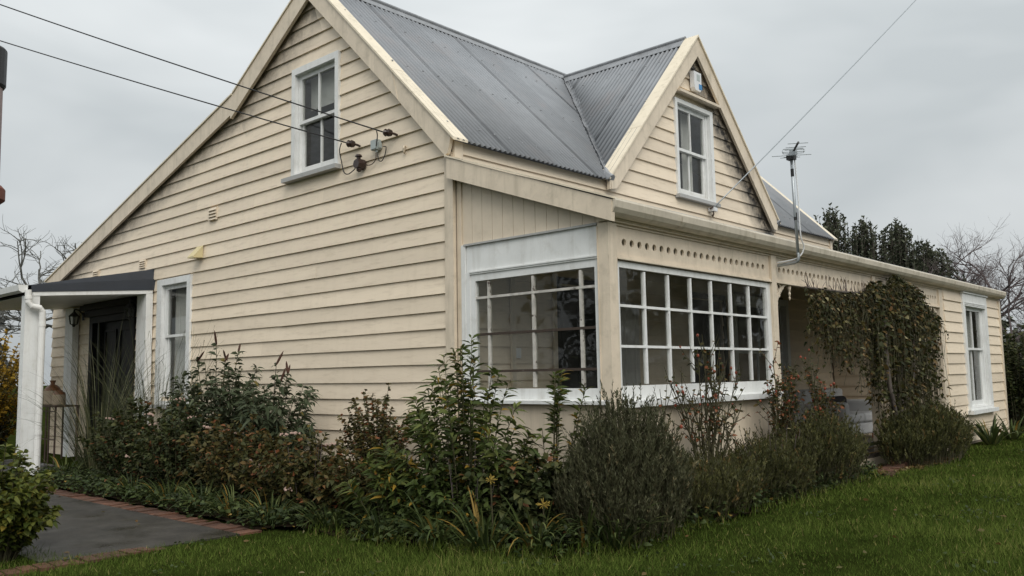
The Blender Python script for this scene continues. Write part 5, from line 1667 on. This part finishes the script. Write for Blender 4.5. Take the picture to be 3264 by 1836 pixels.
st[out_] += np.linspace(0, 1, 9)[None, :, None]**2*RNG.normal(0, 1, (out_.sum(), 1, 3))*np.array([.30, .10, .12])
st[:, :, 1] = np.minimum(st[:, :, 1], -V-.045)
clump = np.sin(xs_*5.3+1.0)*np.sin(zb*6.0+xs_*2)
thick = (xs_ > 5.3) & (clump > -.25)
leafy(e, st[thick], 24, (.025, .10), (.02, .065), L_vine, t0=.0, ang=1.25, droop=.25, odd=.03, pw=1.0, hi=.9, tipbright=False, clamp=False)
leafy(e, st[~thick], 14, (.025, .07), (.018, .042), L_vine, t0=.0, ang=1.25, droop=.3, odd=.05, pw=.8, hi=.95, tipbright=False, clamp=False, name='sparse_foliage')
tr = MB()
tr.tube(smooth_path([(5.75, -2.0, .1), (5.78, -1.98, .6), (5.95, -1.95, 1.05), (6.05, -1.92, 1.6), (6.0, -1.86, 2.3)]), .045, 8)
tr.tube(smooth_path([(5.80, -1.97, .5), (5.55, -2.0, .95), (5.50, -1.97, 1.35), (5.7, -1.9, 2.2)]), .028, 7)
tr.tube(smooth_path([(5.85, -1.96, .8), (6.3, -2.0, 1.2), (6.6, -1.95, 1.9), (6.7, -1.88, 2.5)]), .022, 6)
tr.tube(smooth_path([(6.0, -1.87, 2.25), (5.4, -1.80, 2.33), (4.6, -1.79, 2.31), (3.6, -1.79, 2.30)]), .014, 6)
tr.build('trunk', M_bark, e, smooth=True)
# twigs lying over the frieze
n = 60
xs_ = RNG.uniform(3.6, 5.9, n)
p0 = np.stack([xs_, np.full(n, -V-.05), np.full(n, 2.30)], 1); p2 = p0+np.stack([RNG.normal(-.08, .09, n), RNG.uniform(-.03, .0, n), RNG.uniform(.05, .20, n)], 1); p1 = (p0+p2)/2+RNG.normal(0, .02, (n, 3))*np.array([1, .2, 1])
p1[:, 1] = np.minimum(p1[:, 1], -V-.03)
wire_stems(e, bez(p0, p1, p2, 5), .004, .002, M_twig, 'twigs')

# bright shrub in the near left corner
e, st = shrub('bright_shrub', 'yellow-green leafy shrub at the edge of the concrete path', 'shrub', (-3.47, 1.0), .40, .46, .86, 170, 42, (.035, .07), (.025, .045), L_fg, r0=.006, low=.45, flat=.4, odd=.03, ang=1.0)
# golden shrub beyond the porch
e, st = shrub('golden_shrub', 'dark shrub with golden yellow leaf tips beyond the porch', 'shrub', (-.90, 10.8), 1.0, .95, 2.5, 230, 50, (.06, .11), (.03, .06), L_yell, r0=.014, low=.4, flat=.4, odd=.0, ang=1.0, hi=1.0, clamp=False)
# hedge at the right end
for (bx, by, h, lb) in ((13.35, -1.75, 2.15, 'tall dark hedge shrub against the end room corner'), (14.3, -2.9, 2.3, 'tall dark hedge shrub at the lawn edge beyond the cottage')):
    shrub('hedge_shrub', lb, 'hedge', (bx, by), .95, .9, h, 230, 52, (.06, .12), (.035, .06), L_dark, r0=.014, low=.35, flat=.25, spread=.7, clamp=False, odd=.0)

# ------------------------------------------------------------------ trees
def bare_tree(label, base, h, spread, seed, m, levels=5, r=.11, dirs=None, first=.35, name='bare_tree', up=.25, group=None, wob=.45, lean=(0, 0)):
    rg = random.Random(seed)
    e = empty(name, (base[0], base[1], float(gz(base[0], base[1]))), label, 'tree', group)
    tm = MB(); bmesh_ = MB()
    z0_ = float(gz(base[0], base[1]))-.05
    tp = Vector((base[0]+lean[0]*h*first, base[1]+lean[1]*h*first, z0_+h*first))
    tm.tube([(base[0], base[1], z0_), (base[0]+.03, base[1]-.02, z0_+h*first*.5), tuple(tp)], [r*1.3, r*1.05, r], 9)
    def grow(p, d, ln, rad, lv):
        n = 4
        pts = [p]; q = p.copy(); dd = d.copy()
        for k in range(n):
            dd = (dd+Vector((rg.gauss(0, wob*.4), rg.gauss(0, wob*.4), rg.gauss(up*.25, wob*.3)))).normalized()
            q = q+dd*ln/n; pts.append(q.copy())
        bmesh_.tube([tuple(a_) for a_ in pts], [rad*(1-.45*k/n) for k in range(n+1)], 5 if lv > 1 else 4, cap=False)
        if lv == 0: return
        for k in range(rg.choice((3, 4, 4))):
            t = rg.uniform(.35, 1.0)
            i = min(int(t*n), n-1)
            sp_ = pts[i]+(pts[i+1]-pts[i])*(t*n-i)
            nd = (dd+Vector((rg.gauss(0, .75), rg.gauss(0, .75), rg.gauss(.1, .55)))).normalized()
            grow(sp_, nd, ln*rg.uniform(.55, .8), rad*.5, lv-1)
    nb = 5
    for k in range(nb):
        t = 2*math.pi*k/nb+rg.uniform(-.4, .4)
        d = Vector((math.cos(t)*spread, math.sin(t)*spread, rg.uniform(.5, 1.1))).normalized()
        grow(tp-Vector((0, 0, rg.uniform(0, h*first*.25))), d, h*.30, r*.6, levels-1)
    tm.build('trunk', m, e, smooth=True)
    bmesh_.build('crown', m, e)
    return e
bare_tree('leafless lichen-covered tree behind the low end of the lean-to roof', (4.0, 19.0), 5.9, 1.25, 5, M_lichen, levels=5, r=.15, first=.42, up=.1, wob=.6)
bare_tree('leafless tree with fine reddish twigs behind the end room roof', (18.2, .35), 5.3, 1.1, 3, M_twig, levels=6, r=.12, first=.36)
bare_tree('second leafless twiggy tree close to the hedge', (17.3, -1.15), 4.3, 1.0, 9, M_twig, levels=6, r=.10, first=.33)
# upright evergreens
def evergreen(label, base, h, rad, n, group):
    e = plant('evergreen_tree', label, 'tree', base, group)
    z0_ = float(gz(*base))
    tm = MB(); tm.tube([(base[0], base[1], z0_-.05), (base[0], base[1], z0_+h*.5), (base[0], base[1], z0_+h*.93)], [.12, .08, .015], 8); tm.build('trunk', M_bark, e)
    # upright leaders rising from the trunk
    zt_ = RNG.random(n)**.7
    th = RNG.uniform(0, 2*math.pi, n)
    tz = h*(.45+.53*zt_)
    rr = rad*.78*(1-.95*(tz/h)**4)*RNG.uniform(.15, 1.0, n)
    p0 = np.stack([np.full(n, base[0]), np.full(n, base[1]), z0_+tz*.45], 1)
    p2 = np.stack([base[0]+rr*np.cos(th), base[1]+rr*np.sin(th), z0_+tz], 1)
    p1 = np.stack([base[0]+rr*1.0*np.cos(th), base[1]+rr*1.0*np.sin(th), z0_+tz*.62], 1)
    p2[0] = (base[0], base[1], z0_+h); p1[0] = (base[0], base[1], z0_+h*.8)
    st = bez(p0, p1, p2, 9)
    wire_stems(e, st, .012, .004, M_bark, 'branches')
    leafy(e, st, 64, (.06, .12), (.035, .06), L_far, t0=.25, ang=.85, droop=.05, odd=.0, pw=.9, clamp=False, name='crown')
G = 'upright evergreens behind the end room'
evergreen('tallest upright evergreen, next to the corrugated roof end', (16.85, 3.1), 5.65, 2.1, 260, G)
evergreen('narrow upright evergreen between two taller neighbours', (17.1, 2.35), 5.25, 2.0, 260, G)
evergreen('bushy upright evergreen in the middle of the evergreen row', (17.35, 1.6), 5.1, 2.1, 280, G)
evergreen('shortest evergreen of the row, next to the leafless tree', (17.5, .95), 4.5, 1.9, 240, G)
# hazy trees far away behind the porch
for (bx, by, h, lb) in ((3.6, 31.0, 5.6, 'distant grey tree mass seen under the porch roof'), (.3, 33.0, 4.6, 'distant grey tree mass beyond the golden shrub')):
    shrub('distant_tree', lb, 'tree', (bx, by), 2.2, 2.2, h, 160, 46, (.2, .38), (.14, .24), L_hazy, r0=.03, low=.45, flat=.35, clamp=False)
for (bx, by, h, lb) in ((24.0, -4.5, 4.2, 'dark tree beyond the right hedge'), (27.0, 2.5, 3.6, 'dark tree line behind the leafless trees')):
    shrub('distant_tree', lb, 'tree', (bx, by), 2.4, 2.4, h, 170, 46, (.18, .32), (.12, .2), L_far, r0=.03, low=.45, flat=.35, clamp=False)

wv, wF = [], []  # unseen trees added out of view to give the panes dark reflections
for (bx, by, rad, h) in ((24, -15, 4.5, 7.5), (31, -19, 5, 9), (19, -21, 4, 7), (-24, 9, 5, 7.5), (-27, 17, 5, 9), (-20, 1, 4, 6), (14, -26, 4.5, 8), (-6, -28, 5, 8), (4, -29, 5, 9)):
    n = 1500
    th = RNG.uniform(0, 2*math.pi, n); rr = rad*np.sqrt(RNG.random(n)); zz = h*RNG.random(n)**.8
    k = rr < rad*np.sqrt(np.clip(1-(zz/h)**2, 0, 1))*RNG.uniform(.7, 1.1, n)
    Pn = np.stack([bx+rr*np.cos(th), by+rr*np.sin(th), zz+.1], 1)[k]
    v, F, per_ = leaf_geo(Pn, RNG.normal(size=Pn.shape), RNG.uniform(.5, 1.0, len(Pn)), RNG.uniform(.3, .6, len(Pn)), .1)
    v[:, 2] = np.maximum(v[:, 2], gz(v[:, 0], v[:, 1])+.02)
    wF.append(F+sum(len(q) for q in wv)); wv.append(v)
wv = np.concatenate(wv); wF = np.concatenate(wF)
o = fast_mesh('unseen_woodland', wv, wF, L_far, None, origin=(0, 0, 0), tint=np.repeat(RNG.random(len(wv)//6), 6), kind='stuff')
o['label'] = 'unseen woodland added out of view, mirrored in the window panes'; o['category'] = 'woodland'

# ------------------------------------------------------------------ lawn grass
N = 420000
u_ = RNG.uniform(-.66, .66, N)             # across the view
r_ = 4.0+26*RNG.random(N)**2.1
fw = np.array([math.sin(yaw), math.cos(yaw)]); rg_ = np.array([math.cos(yaw), -math.sin(yaw)])
XY = CAM[None, :2]+fw[None]*r_[:, None]+rg_[None]*(u_*r_)[:, None]
k = ~inside(XY, BED) & ~inside(XY, PATH+np.array([[.18, 0]]*len(PATH)))
k &= ~((XY[:, 0] > -.1) & (XY[:, 0] < 12.2) & (XY[:, 1] > -V-.12)) & ~((XY[:, 0] > -1.95) & (XY[:, 1] > .45) & (XY[:, 1] < 10) & (XY[:, 0] < 9))
k &= ~((XY[:, 0] > 3.9) & (XY[:, 0] < 6.8) & (XY[:, 1] > -2.22))
XY = XY[k]; rr = r_[k]; n = len(XY)
P0 = np.stack([XY[:, 0], XY[:, 1], gz(XY[:, 0], XY[:, 1])], 1)
patch = .5+.5*np.sin(XY[:, 0]*1.3+np.sin(XY[:, 1]*2.2))*np.cos(XY[:, 1]*1.7+.6*XY[:, 0])
L = RNG.uniform(.018, .055, n)*(.55+.9*patch)*np.where(RNG.random(n) < .03, 1.9, 1.0)
W = .0022*np.maximum(1, rr/6.0)*RNG.uniform(.7, 1.3, n)
D = RNG.normal(size=(n, 3))*.45; D[:, 2] = 1
D = nrm(D); side = nrm(np.cross(D, RNG.normal(size=(n, 3))))
v = np.empty((n, 3, 3))
v[:, 0] = P0+side*W[:, None]; v[:, 1] = P0-side*W[:, None]; v[:, 2] = P0+D*L[:, None]
p2_ = .5+.5*np.sin(XY[:, 0]*3.7+2*np.sin(XY[:, 1]*2.9))*np.sin(XY[:, 1]*4.3+1.5*XY[:, 0])
tint = np.clip(RNG.normal(.44, .2, n)+.40*(patch-.5)+.25*(p2_-.5), 0, .93); tint = np.where(RNG.random(n) < .02, 1.0, tint)
o = fast_mesh('lawn_grass', v.reshape(-1, 3), np.arange(n*3).reshape(-1, 3), L_lawn, None, origin=(0, 0, 0), tint=np.repeat(tint, 3), kind='stuff')
o['label'] = 'short green grass blades of the lawn'; o['category'] = 'grass'
# taller tufts against the bed edge
m_ = 2600
seg = RNG.integers(3, 12, m_); tt = RNG.random(m_)[:, None]
Q = BED[seg]*(1-tt)+BED[seg+1]*tt
Q = Q+RNG.normal(0, .035, Q.shape)
P0 = np.stack([Q[:, 0], Q[:, 1], gz(Q[:, 0], Q[:, 1])], 1)
D = RNG.normal(size=(m_, 3))*.4; D[:, 2] = 1
v, F, per_ = blade_geo(P0, D, RNG.uniform(.05, .14, m_), RNG.uniform(.004, .008, m_), RNG.uniform(.3, 1.8, m_), 4)
o = fast_mesh('edge_grass', v, F, L_lawn, None, origin=(0, 0, 0), tint=tintv(m_, per_, .1, .95, .04), kind='stuff')
o['label'] = 'longer uncut grass along the flower bed edge'; o['category'] = 'grass'

# fallen leaves scattered over lawn and path
n = 190
u_ = RNG.uniform(-.6, .62, n); r_ = 4.6+9*RNG.random(n)**1.6
XY = CAM[None, :2]+fw[None]*r_[:, None]+rg_[None]*(u_*r_)[:, None]
k = ~inside(XY, BED) & ~((XY[:, 0] > -.1) & (XY[:, 1] > -V-.2)) & ~((XY[:, 0] > -1.65) & (XY[:, 1] > .3))
XY = XY[k]; n = len(XY)
onp = inside(XY, PATH)
Pn = np.stack([XY[:, 0], XY[:, 1], np.where(onp, zpath+.006, gz(XY[:, 0], XY[:, 1])+.03)], 1)
D = RNG.normal(size=Pn.shape); D[:, 2] *= .1
v, F, per_ = leaf_geo(Pn, D, RNG.uniform(.025, .055, n), RNG.uniform(.016, .03, n), .0, .1)
o = fast_mesh('fallen_leaves', v, F, L_vine, None, origin=(0, 0, 0), tint=np.repeat(RNG.uniform(.6, 1.0, n), per_), kind='stuff')
o['label'] = 'scattered fallen leaves on lawn and path'; o['category'] = 'leaf litter'
# low broad-leaved weeds in the lawn
n = 1300
cx = RNG.uniform(-.55, .6, 90); cr_ = 4.8+8*RNG.random(90)
C_ = CAM[None, :2]+fw[None]*cr_[:, None]+rg_[None]*(cx*cr_)[:, None]
XY = C_[RNG.integers(0, 90, n)]+RNG.normal(0, .10, (n, 2))
k = ~inside(XY, BED) & ~inside(XY, PATH) & ~((XY[:, 0] > -.1) & (XY[:, 1] > -V-.2)) & ~((XY[:, 0] > -1.65) & (XY[:, 1] > .3))
XY = XY[k]; n = len(XY)
Pn = np.stack([XY[:, 0], XY[:, 1], gz(XY[:, 0], XY[:, 1])+.02], 1)
D = RNG.normal(size=Pn.shape); D[:, 2] = np.abs(D[:, 2])*.3+.15
v, F, per_ = leaf_geo(Pn, D, RNG.uniform(.02, .045, n), RNG.uniform(.014, .026, n), .1, .1)
v[:, 2] = np.maximum(v[:, 2], gz(v[:, 0], v[:, 1])+.008)
o = fast_mesh('lawn_weeds', v, F, L_strap, None, origin=(0, 0, 0), tint=np.repeat(RNG.uniform(.05, .5, n), per_), kind='stuff')
o['label'] = 'low broad-leaved weeds growing through the lawn'; o['category'] = 'weeds'
